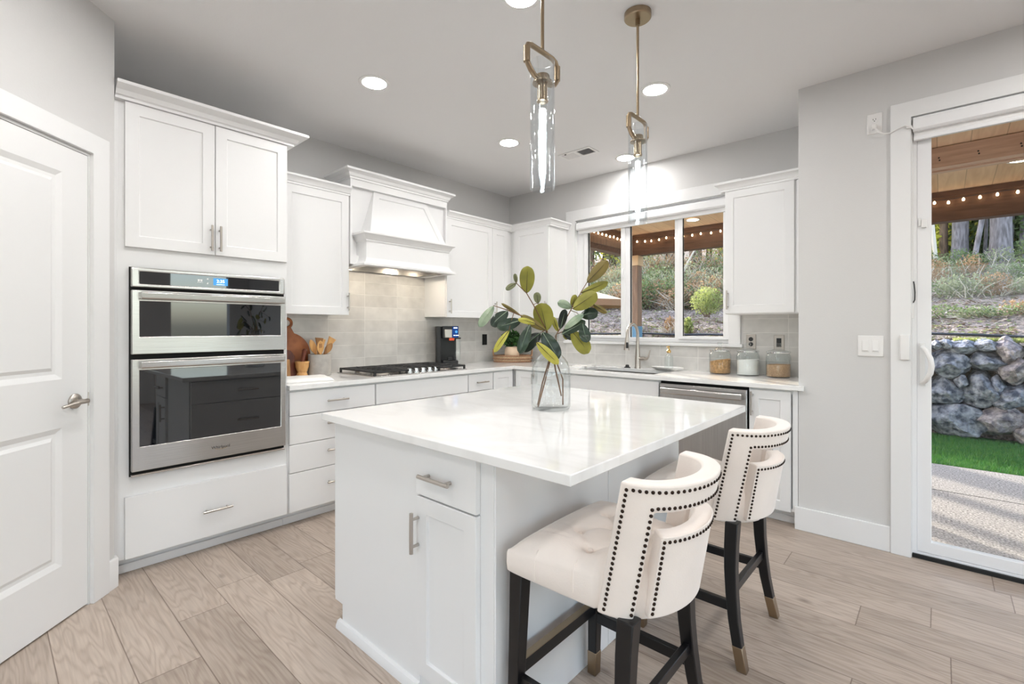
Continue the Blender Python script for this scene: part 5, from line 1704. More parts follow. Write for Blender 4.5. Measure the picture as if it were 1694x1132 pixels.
    tps = [-tq + 2 * tq * i / 36 for i in range(37)]
    pn = curved('back_panel', tps, [.520, .56, .60, .64, .68, .72, .738], lambda t_, z: True, .052, g, lean=.17, ztop=lambda t_, z: -.006 * (1 - (t_ / tq) ** 2) if z > .73 else 0)
    # piping along the outer edges
    def pipe(pts, parent):
        MB().tube(pts, .0032, 6).build('piping', 'velvet', parent)
    e_ = .004
    pipe([plan(-.985, e_, z) for z in (.518, .60, .70, .80, .855)] + [plan(t_, e_, .861) for t_ in ts[1:-1]] + [plan(.985, e_, z) for z in (.855, .80, .70, .60, .518)], fr)
    pipe([plan(-tq + .012, e_ - .002, z, .17) for z in (.526, .60, .68, .728)] + [plan(t_, e_ - .002, .732, .17) for t_ in tps[1:-1]] + [plan(tq - .012, e_ - .002, z, .17) for z in (.728, .68, .60, .526)], pn)
    # bronze nail heads
    def nail_rows():
        out = []
        for s_ in (-1, 1):
            for k_ in range(24):
                z = .528 + k_ * (.848 - .528) / 23
                out.append((s_ * .945, z, .20, fr))
            for k_ in range(19):
                z = .528 + k_ * (.806 - .528) / 18
                out.append((s_ * (tp + .030), z, .20, fr))
            for k_ in range(15):
                z = .535 + k_ * (.722 - .535) / 14
                out.append((s_ * (tq - .035), z, .17, pn))
        for k_ in range(1, 32):
            out.append((-.945 + 1.89 * k_ / 32, .850, .20, fr))
        for k_ in range(1, 26):
            out.append((-tp - .03 + (2 * tp + .06) * k_ / 26, .809, .20, fr))
        for k_ in range(1, 20):
            out.append((-tq + .035 + (2 * tq - .07) * k_ / 20, .722, .17, pn))
        return out
    rows = nail_rows()
    nails = []
    for t_, z, ln, par in rows:
        p_ = plan(t_, 0, z, ln); q_ = plan(t_, .01, z, ln)
        nails.append((p_, (p_ - q_).normalized(), par, t_))
    nails.sort(key=lambda a: a[3])          # the half turned to the room first
    base = MB().lathe([(0, .0042), (.0026, .0036), (.0046, .0014), (.0050, -.001), (0, -.001)], (0, 0, 0), 10)
    def put(mb, p_, d_):
        r_ = d_.to_track_quat('Z', 'Y').to_matrix()
        return mb.add([p_ + r_ @ v for v in base.v], base.f)
    cnt = {fr: 0, pn: 0}
    rest = {fr: MB(), pn: MB()}
    lim = {fr: 99, pn: 99}
    for p_, d_, par, t_ in nails:
        if cnt[par] < lim[par] and cnt[fr] + cnt[pn] < 99:
            put(MB(), p_, d_).build('nail_head', 'nail', par, smooth=180)
            cnt[par] += 1
        else:
            put(rest[par], p_, d_)
    for par, mb in rest.items():
        if mb.v:
            o_ = mb.build('nail_trim', 'nail', par, smooth=180); o_['kind'] = 'stuff'
    # legs with brass feet
    def leg(pts, w0, w1):
        pts = [Vector(p_) for p_ in pts]
        mb = MB(); vs = []; n_ = len(pts)
        for i, p_ in enumerate(pts):
            w_ = (w0 + (w1 - w0) * i / (n_ - 1)) / 2
            vs += [p_ + Vector((a * w_, b_ * w_, 0)) for a, b_ in ((-1, -1), (1, -1), (1, 1), (-1, 1))]
        fs = [(0, 1, 2, 3), tuple(4 * (n_ - 1) + q for q in (3, 2, 1, 0))]
        for i in range(n_ - 1):
            for q in range(4):
                r_ = (q + 1) % 4
                fs.append((i * 4 + q, i * 4 + 4 + q, i * 4 + 4 + r_, i * 4 + r_))
        mb.add(vs, fs)
        l_ = mb.build('leg', 'blackwood', g, .003)
        a, b_ = pts[-1], pts[-2]
        f_ = MB(); vs = []
        d_ = (b_ - a); d_ = d_ * (.084 / d_.z)
        for p_, w_ in ((a - Z * .0, w1 * .5 + .0012), (a + d_, (w1 * .5 + (w0 - w1) * .06) + .0012)):
            vs += [p_ + Vector((u_ * w_, v2 * w_, 0)) for u_, v2 in ((-1, -1), (1, -1), (1, 1), (-1, 1))]
        f_.add(vs, [(3, 2, 1, 0), (4, 5, 6, 7), (0, 1, 5, 4), (1, 2, 6, 5), (2, 3, 7, 6), (3, 0, 4, 7)])
        f_.build('brass_foot', 'brass', l_, .002)
    for s_ in (-1, 1):
        leg([P(2.716, .208 * s_, .545), P(2.708, .212 * s_, .30), P(2.698, .219 * s_, 0.0)], .046, .032)
        leg([P(3.050, .178 * s_, .518), P(3.047, .185 * s_, .43), P(3.048, .193 * s_, .35), P(3.054, .201 * s_, .26), P(3.064, .209 * s_, .17), P(3.079, .216 * s_, .085), P(3.097, .222 * s_, 0.0)], .046, .032)
        y_ = .208 * s_
        MB().obox(P(2.880, y_, .215), X, Z, Y, .163, .018, .010).build('side_stretcher', 'blackwood', g, .002)
    fs_ = MB().obox(P(2.706, 0, .245), Y, Z, X, .205, .019, .011).build('front_stretcher', 'blackwood', g, .002)
    MB().obox(P(2.706, 0, .2655), Y, Z, X, .185, .0015, .011).build('foot_plate', 'brass', fs_)
    MB().obox(P(3.052, 0, .265), Y, Z, X, .205, .016, .010).build('back_stretcher', 'blackwood', g, .002)
    MB().box(2.720, 3.03, cy - .145, cy + .145, .522, .546).build('seat_base', 'blackwood', g)
    return g
s1 = make_stool(-2.743)
s1['label'] = 'cream nailhead bar stool nearest the pantry door, its front leg against the island'
s1['group'] = 'cream bar stools at the island'
s2 = copy_tree(s1, (2.90, -1.934, 0))
s2['label'] = 'cream nailhead bar stool nearer the dishwasher and the patio door'

# ------------------------------------------------------------------ pendants, downlights, vent
PX = 2.574
def pendant(label, cy):
    g = thing('pendant_lamp', label, 'pendant lamp', (PX, cy, H), 'glass tube pendants over the island')
    c = Vector((PX, cy, 0))
    MB().lathe([(0, H - .0005), (.062, H - .0005), (.062, H - .024), (.058, H - .028), (0, H - .028)], c, 40).build('canopy', 'brass', g)
    MB().lathe([(0, 0), (.011, 0), (.011, .03), (0, .03)], c + Z * (H - .058), 16).build('rod_collar', 'brass', g)
    MB().tube([c + Z * (H - .05), c + Z * 2.232], .0062, 12).build('rod', 'brass', g)
    r = [(-.024, 2.130), (-.046, 2.134), (-.066, 2.146), (-.080, 2.160), (-.087, 2.172), (-.087, 2.212), (-.080, 2.226), (-.064, 2.232), (0, 2.234), (.058, 2.234), (.076, 2.228), (.087, 2.212), (.087, 2.172), (.084, 2.158), (.070, 2.142), (.048, 2.134)]
    MB().tube([c + Y * a + Z * b_ for a, b_ in r], .0095, 12).build('ring_hanger', 'brass', g)
    for s_ in (-1, 1):
        MB().tube([c + Y * (s_ * .087) + Z * 2.164, c + Y * (s_ * .087) + Z * 2.216], .0120, 14).build('ring_sleeve', 'brass', g)
    MB().lathe([(0, 2.150), (.024, 2.150), (.026, 2.146), (.026, 2.128), (.036, 2.126), (.036, 2.121), (0, 2.121)], c, 32).tube([c + Y * .02 + Z * 2.138, c + Y * .052 + Z * 2.138], .005, 8).build('cap', 'brass', g)
    MB().tube([c + Y * .050 + Z * 2.138, c + Y * .060 + Z * 2.138], .008, 14).build('thumb_screw', 'brass', g)
    MB().lathe([(0, 2.122), (.0185, 2.122), (.0185, 2.064), (.0205, 2.062), (.0205, 2.056), (.016, 2.054), (0, 2.060)], c, 24).build('socket', 'brass', g)
    MB().lathe([(.0425, 1.742), (.0440, 1.744), (.0440, 2.197), (.0425, 2.199), (.0405, 2.197), (.0405, 1.744), (.0425, 1.742)], c, 48).build('glass_shade', 'seeded', g, smooth=60)
    bl = MB().lathe([(0, 2.058), (.0135, 2.056), (.0150, 2.045), (.0150, 1.795), (.0130, 1.783), (.008, 1.776), (0, 1.774)], c, 24).build('light_bulb', 'glass', g, smooth=60)
    MB().lathe([(0, 2.035), (.0110, 2.028), (.0132, 1.91), (.0118, 1.80), (0, 1.788)], c, 12).build('filament', 'bulb', bl, smooth=60)
    return g
pendant('brass and glass tube pendant lamp nearer the pantry door, above the first bar stool', -2.667)
pendant('brass and glass tube pendant lamp nearer the sink window, above the second bar stool', -1.945)

def can(label, x, y, name='recessed_light', lens='can'):
    g = thing(name, label, 'downlight', (x, y, H), 'recessed ceiling lights')
    MB().lathe([(.070, H - .0005), (.092, H - .0005), (.092, H - .004), (.086, H - .007), (.070, H - .005), (.070, H - .0005)], (x, y, 0), 40).build('trim_ring', 'plate', g)
    MB().lathe([(0, H - .0042), (.0705, H - .0042), (.0705, H - .0006), (0, H - .0006)], (x, y, 0), 36).build('lens', lens, g)
    return g
can('round recessed ceiling light nearest the oven cabinet', 1.096, -2.424)
can('round recessed ceiling light in front of the range hood', 1.073, -1.191)
can('round recessed ceiling light between the two pendant rods and the patio door', 2.316, -1.214)
can('round recessed ceiling light closest to the sink window, behind the second pendant', 1.598, -.262)
can('round recessed ceiling light above the island, close to the first pendant rod', 2.242, -2.400)
for (x, y), w_ in zip(((1.75, -3.50), (4.30, -1.50), (4.30, -3.00), (3.00, -4.60), (4.70, -4.90), (6.20, -2.60), (3.00, -6.60), (5.40, -6.60)),
        ('close to the pantry door', 'near the patio door, added for fill', 'over the room side of the bar stools, added for fill', 'over the living side, added for fill', 'in the middle of the living side, added for fill', 'near the east windows, added for fill', 'near the south windows, added for fill', 'in the far living corner, added for fill')):
    can('round recessed ceiling light ' + w_, x, y, lens='can2')  # all but the pantry one are unseen lamps added as fill light

v = thing('ceiling_vent', 'white rectangular ceiling air vent with dark slots in front of the window', 'vent', (1.352, -.624, H))
va = math.radians(0)
mb = MB(); mb.cells([1.196, 1.215, 1.340, 1.364, 1.489, 1.508], [-.705, -.680, -.568, -.543], lambda x, y: not ((1.215 < x < 1.340 or 1.364 < x < 1.489) and -.680 < y < -.568), H - .007, H - .0006)
mb.build('vent_frame', 'plate', v, .001)
MB().box(1.214, 1.490, -.681, -.567, H - .0012, H - .0006).build('vent_backing', 'gap', v)
for k in range(9):
    xx = 1.222 + k * .0138
    MB().obox((xx, -.624, H - .005), (1, 0, .9), Y, (-.9, 0, 1), .0065, .056, .0006).build('louver', 'plate', v)
for k in range(9):
    xx = 1.371 + k * .0138
    MB().obox((xx, -.624, H - .005), (1, 0, -.9), Y, (.9, 0, 1), .0055, .056, .0006).build('louver', 'plate', v)
MB().box(1.258, 1.272, -.694, -.686, H - .012, H - .006).build('damper_lever', 'gap', v)

# ------------------------------------------------------------------ outdoors
GZ = -.12
st = struct(MB().box(-6, 8.5, .15, 2.42, GZ - .1, GZ), 'patio_floor', 'patio')
struct(MB().box(XW + .15, 8.5, YR + .15, .15, GZ - .1, GZ), 'patio_floor_strip', 'patio')
j_ = MB().box(-6, 8.5, 1.385, 1.397, GZ - .01, GZ + .001).build('floor_joint', 'gap'); j_['kind'] = 'structure'
struct(MB().box(-30, 30, 2.42, 4.6, GZ - .16, GZ - .02), 'lawn_soil', 'grass')
# lawn blades
rg = random.Random(3)
mb = MB()
for _ in range(32000):
    x = rg.uniform(2.3, 5.6); y = rg.uniform(2.43, 4.12)
    a = rg.uniform(0, 6.28); hgt = rg.uniform(.03, .065)
    u_ = Vector((math.cos(a), math.sin(a), 0)) * .004
    lean = Vector((rg.uniform(-.025, .025), rg.uniform(-.025, .025), hgt))
    p_ = Vector((x, y, GZ - .022))
    mb.add([p_ - u_, p_ + u_, p_ + lean], [(0, 1, 2)])
g_ = mb.build('grass', 'grass', smooth=0)
tag(g_, 'short green lawn between the patio and the boulder wall', 'grass', kind='stuff')

def hill_z(x, y):
    base = 1.02 + .238 * max(0, y - 4.5)
    return base + .10 * noise.noise(Vector((x * .5, y * .5, 0))) + .05 * noise.noise(Vector((x * 1.9, y * 1.9, 2))) + (.03 * noise.noise(Vector((x * 6, y * 6, 5))))
mb = MB()
xs = [-26 + 40 * i / 130 for i in range(131)]
ys = [4.42 + 24 * (j / 90) ** 1.5 for j in range(91)]
vs = [(x, y, hill_z(x, y)) for y in ys for x in xs]
fs = []
n = len(xs)
for j in range(len(ys) - 1):
    for i in range(n - 1):
        q = j * n + i
        fs.append((q, q + 1, q + n + 1, q + n))
k0 = len(vs)
vs += [(x, 4.46, GZ - .2) for x in xs]
for i in range(n - 1):
    fs.append((k0 + i, k0 + i + 1, i + 1, i))
mb.add(vs, fs)
h_ = mb.build('hillside_ground', 'soil', smooth=60); h_['kind'] = 'structure'

mb = MB(); mb2 = MB()
for k in range(15000):
    if k % 5 == 0:
        y = 4.6 + 4.2 * rg.random() ** 1.4; x = 3.6 + (rg.random() - .35) * .13 * (y + 4.2)
    else:
        y = 4.6 + 5.5 * rg.random() ** 1.4
        x = 3.63 - (y + 4.01) * rg.uniform(.27, .70)
    p_ = Vector((x, y, hill_z(x, y)))
    a = rg.uniform(0, 6.28); u_ = Vector((math.cos(a), math.sin(a), rg.uniform(-.2, .6))) * rg.uniform(.02, .055)
    w_ = Vector((-math.sin(a), math.cos(a), rg.uniform(.1, 1.2))) * rg.uniform(.008, .024)
    (mb if rg.random() < .7 else mb2).add([p_ - u_, p_ + w_, p_ + u_, p_ - w_ * .3], [(0, 1, 2), (0, 2, 3)])
tag(mb.build('fallen_leaves', 'litter', smooth=0), 'brown and grey leaf litter scattered on the bare slope', 'leaf litter', kind='stuff')
tag(mb2.build('weeds', 'weed', smooth=0), 'low green weeds dotted over the bare slope', 'weeds', kind='stuff')

def boulder(label, x, z, w, h, seed, mat):
    rb_ = random.Random(seed)
    bm = bmesh.new()
    bmesh.ops.create_icosphere(bm, subdivisions=5, radius=1.0)
    cuts = []
    for _ in range(15):
        d = Vector((rb_.uniform(-1, 1), rb_.uniform(-1.2, .4), rb_.uniform(-1, 1))).normalized()
        cuts.append((d, rb_.uniform(.58, .84)))
    o3 = Vector((seed * 3.1, seed * 1.7, seed * .9))
    for v_ in bm.verts:
        p_ = v_.co.copy()
        for d, k_ in cuts:
            q = p_.dot(d)
            if q > k_: p_ -= d * (q - k_) * .95
        p_ += v_.co * (.08 * noise.noise(p_ * 2.2 + o3) + .045 * noise.noise(p_ * 6 + o3) + .030 * abs(noise.noise(p_ * 13 + o3)) + .012 * noise.noise(p_ * 30 + o3))
        v_.co = p_
    mx = max(abs(v_.co.x) for v_ in bm.verts); mz = max(abs(v_.co.z) for v_ in bm.verts)
    dy = min(.30, .5 * (w + h) * .55 + .05)
    yc = 4.13 + dy * .65
    for v_ in bm.verts:
        v_.co = Vector((v_.co.x / mx * w / 2, v_.co.y * dy, v_.co.z / mz * h / 2))
    me = bpy.data.meshes.new('boulder')
    bm.to_mesh(me); bm.free()
    me.materials.append(M_[mat])
    me.polygons.foreach_set('use_smooth', [True] * len(me.polygons))
    me.set_sharp_from_angle(angle=math.radians(32))
    o_ = bpy.data.objects.new('boulder', me); COL.objects.link(o_)
    o_.location = (x, yc, z)
    return tag(o_, label, 'boulder', 'boulders of the retaining wall')
BO = [(3.584, 1.029, .15, .13, 'small dark boulder at the wall top beside the door frame'), (3.688, 1.040, .175, .115, 'small flat boulder in the top row near the door frame'),
 (3.846, 1.010, .355, .170, 'long flat boulder in the top row of the wall'), (4.043, 1.040, .255, .150, 'squarish boulder in the top row under the mossy edge'),
 (4.248, .972, .300, .320, 'tall pinkish boulder in the top row'), (3.695, .806, .450, .385, 'big blue-grey boulder just below the top row beside the door frame'),
 (4.034, .831, .455, .280, 'long blue-grey boulder with a pointed end under the top row'), (4.298, .738, .400, .350, 'rounded reddish-grey boulder level with the door handle'),
 (3.662, .438, .470, .425, 'dark rounded boulder in the middle of the wall beside the door frame'), (3.825, .581, .140, .150, 'fist-shaped little boulder wedged between three big ones'),
 (3.986, .475, .390, .520, 'tall pale boulder standing upright in the middle of the wall'), (4.242, .417, .405, .315, 'wedge-shaped grey boulder beside the tall pale one'),
 (3.758, .085, .660, .395, 'long low boulder resting on the lawn beside the door frame'), (4.174, .114, .590, .400, 'biggest pale boulder resting on the lawn'),
 (4.400, .020, .250, .290, 'boulder at the lawn next to the biggest pale one'), (4.133, .538, .170, .260, 'narrow boulder squeezed behind the tall pale one'),
 (3.30, .15, .50, .50, 'lawn-level boulder hidden behind the door stile'), (3.32, .70, .42, .50, 'mid-wall boulder hidden behind the door stile'), (4.62, .66, .36, .55, 'tall boulder at the right end of the wall, higher up'), (4.68, .12, .40, .50, 'boulder at the right end of the wall, on the lawn'), (4.55, 1.02, .34, .24, 'flat boulder at the right end of the wall top'), (3.35, 1.03, .30, .2, 'flat top-row boulder behind the door stile')]
for x in (2.90, 2.45, 2.02):
    for z, h in ((.14, .5), (.68, .52), (1.03, .24)):
        BO.append((x + .1 * (z > .5), z, .5, h, 'boulder of the wall stretch running on behind the grey wall'))
import bmesh
for q, (x, z, w, h, lb) in enumerate(BO):
    lb = lb.replace('at the right end of the wall', 'at the wall end away from the door frame')
    boulder(lb, x, z, w * 1.10, h * 1.13, q + 1, 'rock2' if q in (4, 7, 13, 14) else 'rock')
tag(MB().tube([(-12 + .5 * i, 4.72 + .05 * math.sin(i * 1.3), hill_z(-12 + .5 * i, 4.72) + .055) for i in range(44)], .018, 8).build('irrigation_hose', 'hose'), 'black irrigation hose lying along the top of the boulder wall', 'hose')
mb = MB()
for _ in range(5000):
    x = rg.uniform(3.75, 4.9); y = 4.34 + rg.uniform(-.10, .16)
    p_ = Vector((x, y, 1.075 + rg.uniform(-.01, .02)))
    a = rg.uniform(0, 6.28); u_ = Vector((math.cos(a), math.sin(a), 0)) * .006
    mb.add([p_ - u_, p_ + u_, p_ + Vector((rg.uniform(-.02, .02), rg.uniform(-.02, .02), rg.uniform(.01, .045)))], [(0, 1, 2)])
tag(mb.build('moss', 'fol_lime', smooth=0), 'yellow-green moss on top of the boulder wall', 'moss', kind='stuff')

# patio cover
def cz(y): return 2.60 + .045 * (2.4 - y)
mb = MB(); vs = []
for x, y in ((.12, .15), (8.0, .15), (8.0, 3.0), (.12, 3.0)):
    vs.append((x, y, cz(y)))
for x, y in ((.12, .15), (8.0, .15), (8.0, 3.0), (.12, 3.0)):
    vs.append((x, y, cz(y) + .09))
mb.add(vs, [(0, 1, 2, 3), (7, 6, 5, 4), (0, 4, 5, 1), (1, 5, 6, 2), (2, 6, 7, 3), (3, 7, 4, 0)])
struct(mb, 'patio_ceiling', 'cedar')
mb = MB(); vs = []
for x, y in ((XW + .15, YR + .15), (8.0, YR + .15), (8.0, .15), (XW + .15, .15)):
    vs.append((x, y, cz(y)))
for x, y in ((XW + .15, YR + .15), (8.0, YR + .15), (8.0, .15), (XW + .15, .15)):
    vs.append((x, y, cz(y) + .09))
mb.add(vs, [(0, 1, 2, 3), (7, 6, 5, 4), (0, 4, 5, 1), (1, 5, 6, 2), (2, 6, 7, 3), (3, 7, 4, 0)])
struct(mb, 'patio_ceiling_strip', 'cedar')
b1 = thing('patio_beam', 'dark brown front beam of the patio cover carrying the string lights', 'beam', (4.0, 2.47, 2.30))
MB().box(.14, 8.0, 2.40, 2.54, 2.306, cz(2.47) - .001).build('beam_body', 'beam', b1, .004)
MB().box(.28, 8.0, 2.375, 2.40, 2.545, cz(2.40) - .002).build('ledger_strip', 'beam', b1, .002)
b2 = thing('patio_beam', 'brown side beam of the patio cover seen through the first window pane', 'beam', (.20, 1.3, 2.29))
MB().box(.14, .27, .16, 2.399, 2.290, 2.598).build('beam_body', 'beam', b2, .004)
MB().box(.27, .285, 1.25, 2.30, 2.36, 2.45).build('scarf_plate', 'post', b2, .002)
b3 = thing('patio_beam', 'pinkish bare timber beam under the patio ceiling, seen through the door', 'beam', (4.4, 1.06, 2.50))
MB().box(3.14, 8.0, 1.00, 1.09, 2.500, cz(1.09) - .001).build('beam_body', 'beam2', b3, .003)
MB().box(3.14, 8.0, 1.09, 1.15, 2.486, cz(1.15) - .001).build('beam_body', 'beam2', b3, .003)
for x in (3.62, 3.84, 4.06):
    MB().lathe([(0, 0), (.006, 0), (.006, .004), (0, .004)], (x, .996, 2.575), 8, 'Y').lathe([(0, 0), (.006, 0), (.006, .004), (0, .004)], (x + .004, .996, 2.555), 8, 'Y').build('bolt_head', 'iron', b3)
p_ = thing('patio_post', 'brown square timber post of the patio cover behind the faucet', 'post', (.275, 2.47, GZ))
MB().box(.205, .345, 2.40, 2.54, GZ, 2.16).build('post_shaft', 'post', p_, .005)
MB().box(.19, .36, 2.385, 2.555, 2.16, 2.305).build('post_cap', 'postcap', p_, .004)
MB().box(.200, .350, 2.395, 2.545, .85, 1.27).build('base_wrap', 'blue', p_, .003)['label'] = 'blue wrap round the lower post'
sl = thing('string_lights', 'string of small warm bulbs hung along the patio beams', 'string lights', (2.2, 2.37, 2.53))
rs = random.Random(8)
pts = [Vector((.300, .5 + .1 * i, 2.515 + rs.uniform(-.008, .008))) for i in range(19)] + [Vector((.36 + .115 * i, 2.360, 2.515 + rs.uniform(-.010, .010))) for i in range(41)]
MB().tube(pts, .003, 5).build('wire', 'hose', sl)
for q in pts[::1]:
    q = q + Vector((rs.uniform(-.02, .02) if q.y > 2.3 else 0, 0, 0))
    bb = MB().lathe([(0, 0), (.006, -.004), (.0115, -.018), (.009, -.030), (0, -.034)], q + Z * (-.008), 10)
    bb.build('light_bulb', 'stringbulb', sl, smooth=180)
for (x, y), lb in (((1.30, 2.02), 'round downlight in the patio ceiling nearer the beam, seen through the last window pane'), ((1.30, 1.55), 'round downlight in the patio ceiling nearer the house, seen through the last window pane'), ((4.12, 1.70), 'round downlight in the patio ceiling, seen through the sliding door')):
    g = thing('patio_light', lb, 'downlight', (x, y, cz(y)))
    MB().lathe([(.070, -.0005), (.088, -.0005), (.088, -.008), (.070, -.006), (.070, -.0005)], (x, y, cz(y)), 28).build('trim_ring', 'plate', g)
    MB().lathe([(0, -.006), (.0705, -.006), (.0705, -.0008), (0, -.0008)], (x, y, cz(y)), 28).build('lens', 'patiolamp', g)

# parasol beyond the post
um = thing('patio_parasol', 'tan patio parasol with a brown valance standing beyond the post', 'parasol', (-1.55, 3.6, GZ))
ux, uy = -1.55, 3.6
MB().lathe([(1.0, 1.755), (.7, 1.845), (.3, 1.945), (.04, 1.985), (0, 1.99)], (ux, uy, 0), 8).lathe([(0, 1.975), (.3, 1.930), (.7, 1.832), (1.0, 1.745)], (ux, uy, 0), 8).build('canopy', 'cream_canvas', um, smooth=0)
MB().lathe([(1.0, 1.755), (1.004, 1.640), (.994, 1.640), (.990, 1.75)], (ux, uy, 0), 8).build('valance', 'brown_canvas', um, smooth=0)
MB().tube([(ux, uy, GZ), (ux, uy, 1.98)], .03, 14).build('pole', 'post', um)
MB().lathe([(0, .0), (.28, .0), (.28, .05), (.06, .09), (0, .09)], (ux, uy, GZ), 24).build('base_weight', 'iron', um)
for k in range(8):
    a = k * math.pi / 4
    MB().tube([(ux, uy, 1.90), (ux + .95 * math.cos(a), uy + .95 * math.sin(a), 1.745)], .008, 6).build('rib', 'post', um)

# trees and shrubs on the slope
rt = random.Random(21)
def trunk(label, x, y, r, lean=(0, 0), hgt=9.0, mat='bark', group='tree trunks on the slope', branch=True):
    g = thing('tree', label, 'tree', (x, y, hill_z(x, y) - .15), group)
    z0 = hill_z(x, y) - .2
    n_ = 14; pts = []; rr = []
    for i in range(n_ + 1):
        t_ = i / n_
        pts.append((x + lean[0] * t_ * hgt + .06 * noise.noise(Vector((x, t_ * 3, y))), y + lean[1] * t_ * hgt + .06 * noise.noise(Vector((x + 9, t_ * 3, y))), z0 + hgt * t_))
        rr.append(r * (1.22 if i == 0 else 1 - .45 * t_))
    MB().tube(pts, rr, 16).build('trunk', mat, g)
    if branch:
        mb = MB()
        for i in range(7):
            k_ = rt.randint(6, n_)
            b0 = Vector(pts[k_]); d = Vector((rt.uniform(-1, 1), rt.uniform(-1, 1), rt.uniform(.1, .8))).normalized()
            mb2 = [b0, b0 + d * .6 + Z * .05, b0 + d * 1.5 + Z * rt.uniform(0, .3)]
            mb.tube(mb2, [r * .22, r * .12, .008], 6)
        mb.build('branches', mat, g)
    return g
trunk('broad grey tree trunk seen through the patio door', 4.66, 12.0, .20)
trunk('grey tree trunk left of the broad one, seen through the patio door', 4.00, 12.2, .165)['label'] = 'second grey tree trunk, between the leaning stem and the door frame'
trunk('slim leaning grey tree seen between two trunks through the patio door', 4.15, 11.6, .055, (.16, .02), 6.0)
trunk('thin upright grey tree behind the leaning one', 4.46, 12.6, .04, (0, 0), 7)
trunk('slim grey trunk just behind the broad one', 4.86, 12.6, .085)
trunk('grey trunk at the far edge of the patio door view', 5.12, 12.4, .10)
trunk('brownish trunk next to the door frame', 3.72, 12.4, .09, (-.02, 0), 9, 'barkbrown')
trunk('crooked pale stem beside the door frame', 3.56, 10.6, .045, (-.05, 0), 5, 'palebranch')
trunk('wide brown trunk behind shrubs, seen through the last window pane', -2.05, 11.0, .20, (0, 0), 9, 'barkbrown')
trunk('slender brown trunk above the green bank, seen through the middle pane', -3.3, 12.0, .09, (.01, 0), 9, 'barkbrown')
trunk('thick brown trunk deep in the wood behind the post', -5.6, 13.5, .20, (0, 0), 9, 'barkbrown')
trunk('far brown trunk seen through the first window pane', -7.2, 13.0, .16, (.01, 0), 9, 'barkbrown')
for (tx, ty, tr_), lb in zip(((-5.33, 7.23, .12), (-6.16, 8.72, .20), (-6.9, 9.0, .17), (-6.4, 7.2, .10), (-4.9, 6.25, .09)), ('nearest the parasol', 'second from the parasol, thick', 'third from the parasol', 'slim, fourth from the parasol', 'slim, just uphill of the parasol')):
    trunk('tall brown trunk on the slope behind the house corner, ' + lb, tx, ty, tr_, (0, 0), 9, 'barkbrown', branch=False)
trunk('fallen pale stem slanting across the shrubs in the last window pane', -2.3, 9.4, .035, (.55, 0), 2.2, 'palebranch', branch=False)

def shrub(label, x, y, r, n, size, mat, group, z=None, twigs=8, seed=0):
    zz = hill_z(x, y) if z is None else z
    g = thing('shrub', label, 'shrub', (x, y, zz - .05), group)
    rs_ = random.Random(seed * 7 + 1)
    leaf_cloud(MB(), (x, y, zz + r[2] * .85), r, int(n * 1.4), size * .8, rs_, shell=.35).build('foliage', mat, g, smooth=0)
    mb = MB()
    for _ in range(twigs if mat not in ('fol_sage', 'fol_rust') else twigs * 4):
        d = Vector((rs_.uniform(-1.2, 1.2) * r[0], rs_.uniform(-1, 1) * r[1], r[2] * rs_.uniform(.8, 2.0)))
        b0 = Vector((x + rs_.uniform(-.1, .1), y + rs_.uniform(-.1, .1), zz - .08))
        mid = b0 + d * .5 + Vector((rs_.uniform(-.1, .1), rs_.uniform(-.1, .1), .05))
        mb.tube([b0, mid, b0 + d], [.011, .007, .003], 4)
    mb.build('stems', 'palebranch' if mat in ('fol_sage', 'fol_rust') else 'barkbrown', g)
    return g
shrub('round lime-green shrub on the bare slope, seen through the last window pane', .05, 6.0, (.33, .28, .29), 1300, .055, 'fol_lime', None, z=1.55, seed=1)
shrub('small spiky pale green shrub low in the last window pane', .075, 4.95, (.10, .10, .17), 260, .07, 'fol_lime', None, seed=2)
shrub('reddish little shrub low in the middle window pane', -.30, 5.0, (.12, .10, .16), 220, .05, 'fol_rust', None, seed=3)
G1 = 'bank of mixed shrubs above the bare slope'
kinds = ['fol_sage', 'fol_green', 'fol_rust', 'fol_sage', 'fol_rust']
words_ = {'fol_sage': 'greyish sage', 'fol_green': 'mid-green', 'fol_rust': 'rust-brown', 'fol_yellow': 'sunlit yellow-green'}
where = ['beyond the first window pane', 'beyond the window post', 'beyond the middle window pane', 'beyond the last window pane', 'hidden by the wall between window and door', 'beyond the patio door']
def spot(x, y):
    s_ = 3.63 + (x - 3.63) * 4.05 / (y + 4.01)
    return where[0] if s_ < 1.41 else where[1] if s_ < 1.62 else where[2] if s_ < 1.95 else where[3] if s_ < 2.4 else where[4] if s_ < 3.5 else where[5]
cnt = 0
size_w = ['low', 'middling', 'tall', 'dense', 'ragged', 'spreading', 'thin', 'bushy', 'domed', 'twiggy', 'leaning', 'broad', 'fine-leaved', 'patchy', 'straggling', 'rounded', 'open', 'stubby', 'wispy', 'feathery', 'upright', 'tangled', 'shaggy', 'drooping']
used = {}
def lab(kind, x, y, noun='shrub'):
    w_ = spot(x, y)
    k_ = (kind, w_)
    used[k_] = used.get(k_, -1) + 1
    return '%s %s %s on the slope %s' % (size_w[used[k_] % len(size_w)], words_[kind], noun, w_)
rows_ = [(7.6, .36, 24, .8), (8.6, .48, 22, .8), (10.0, .62, 20, .8)]
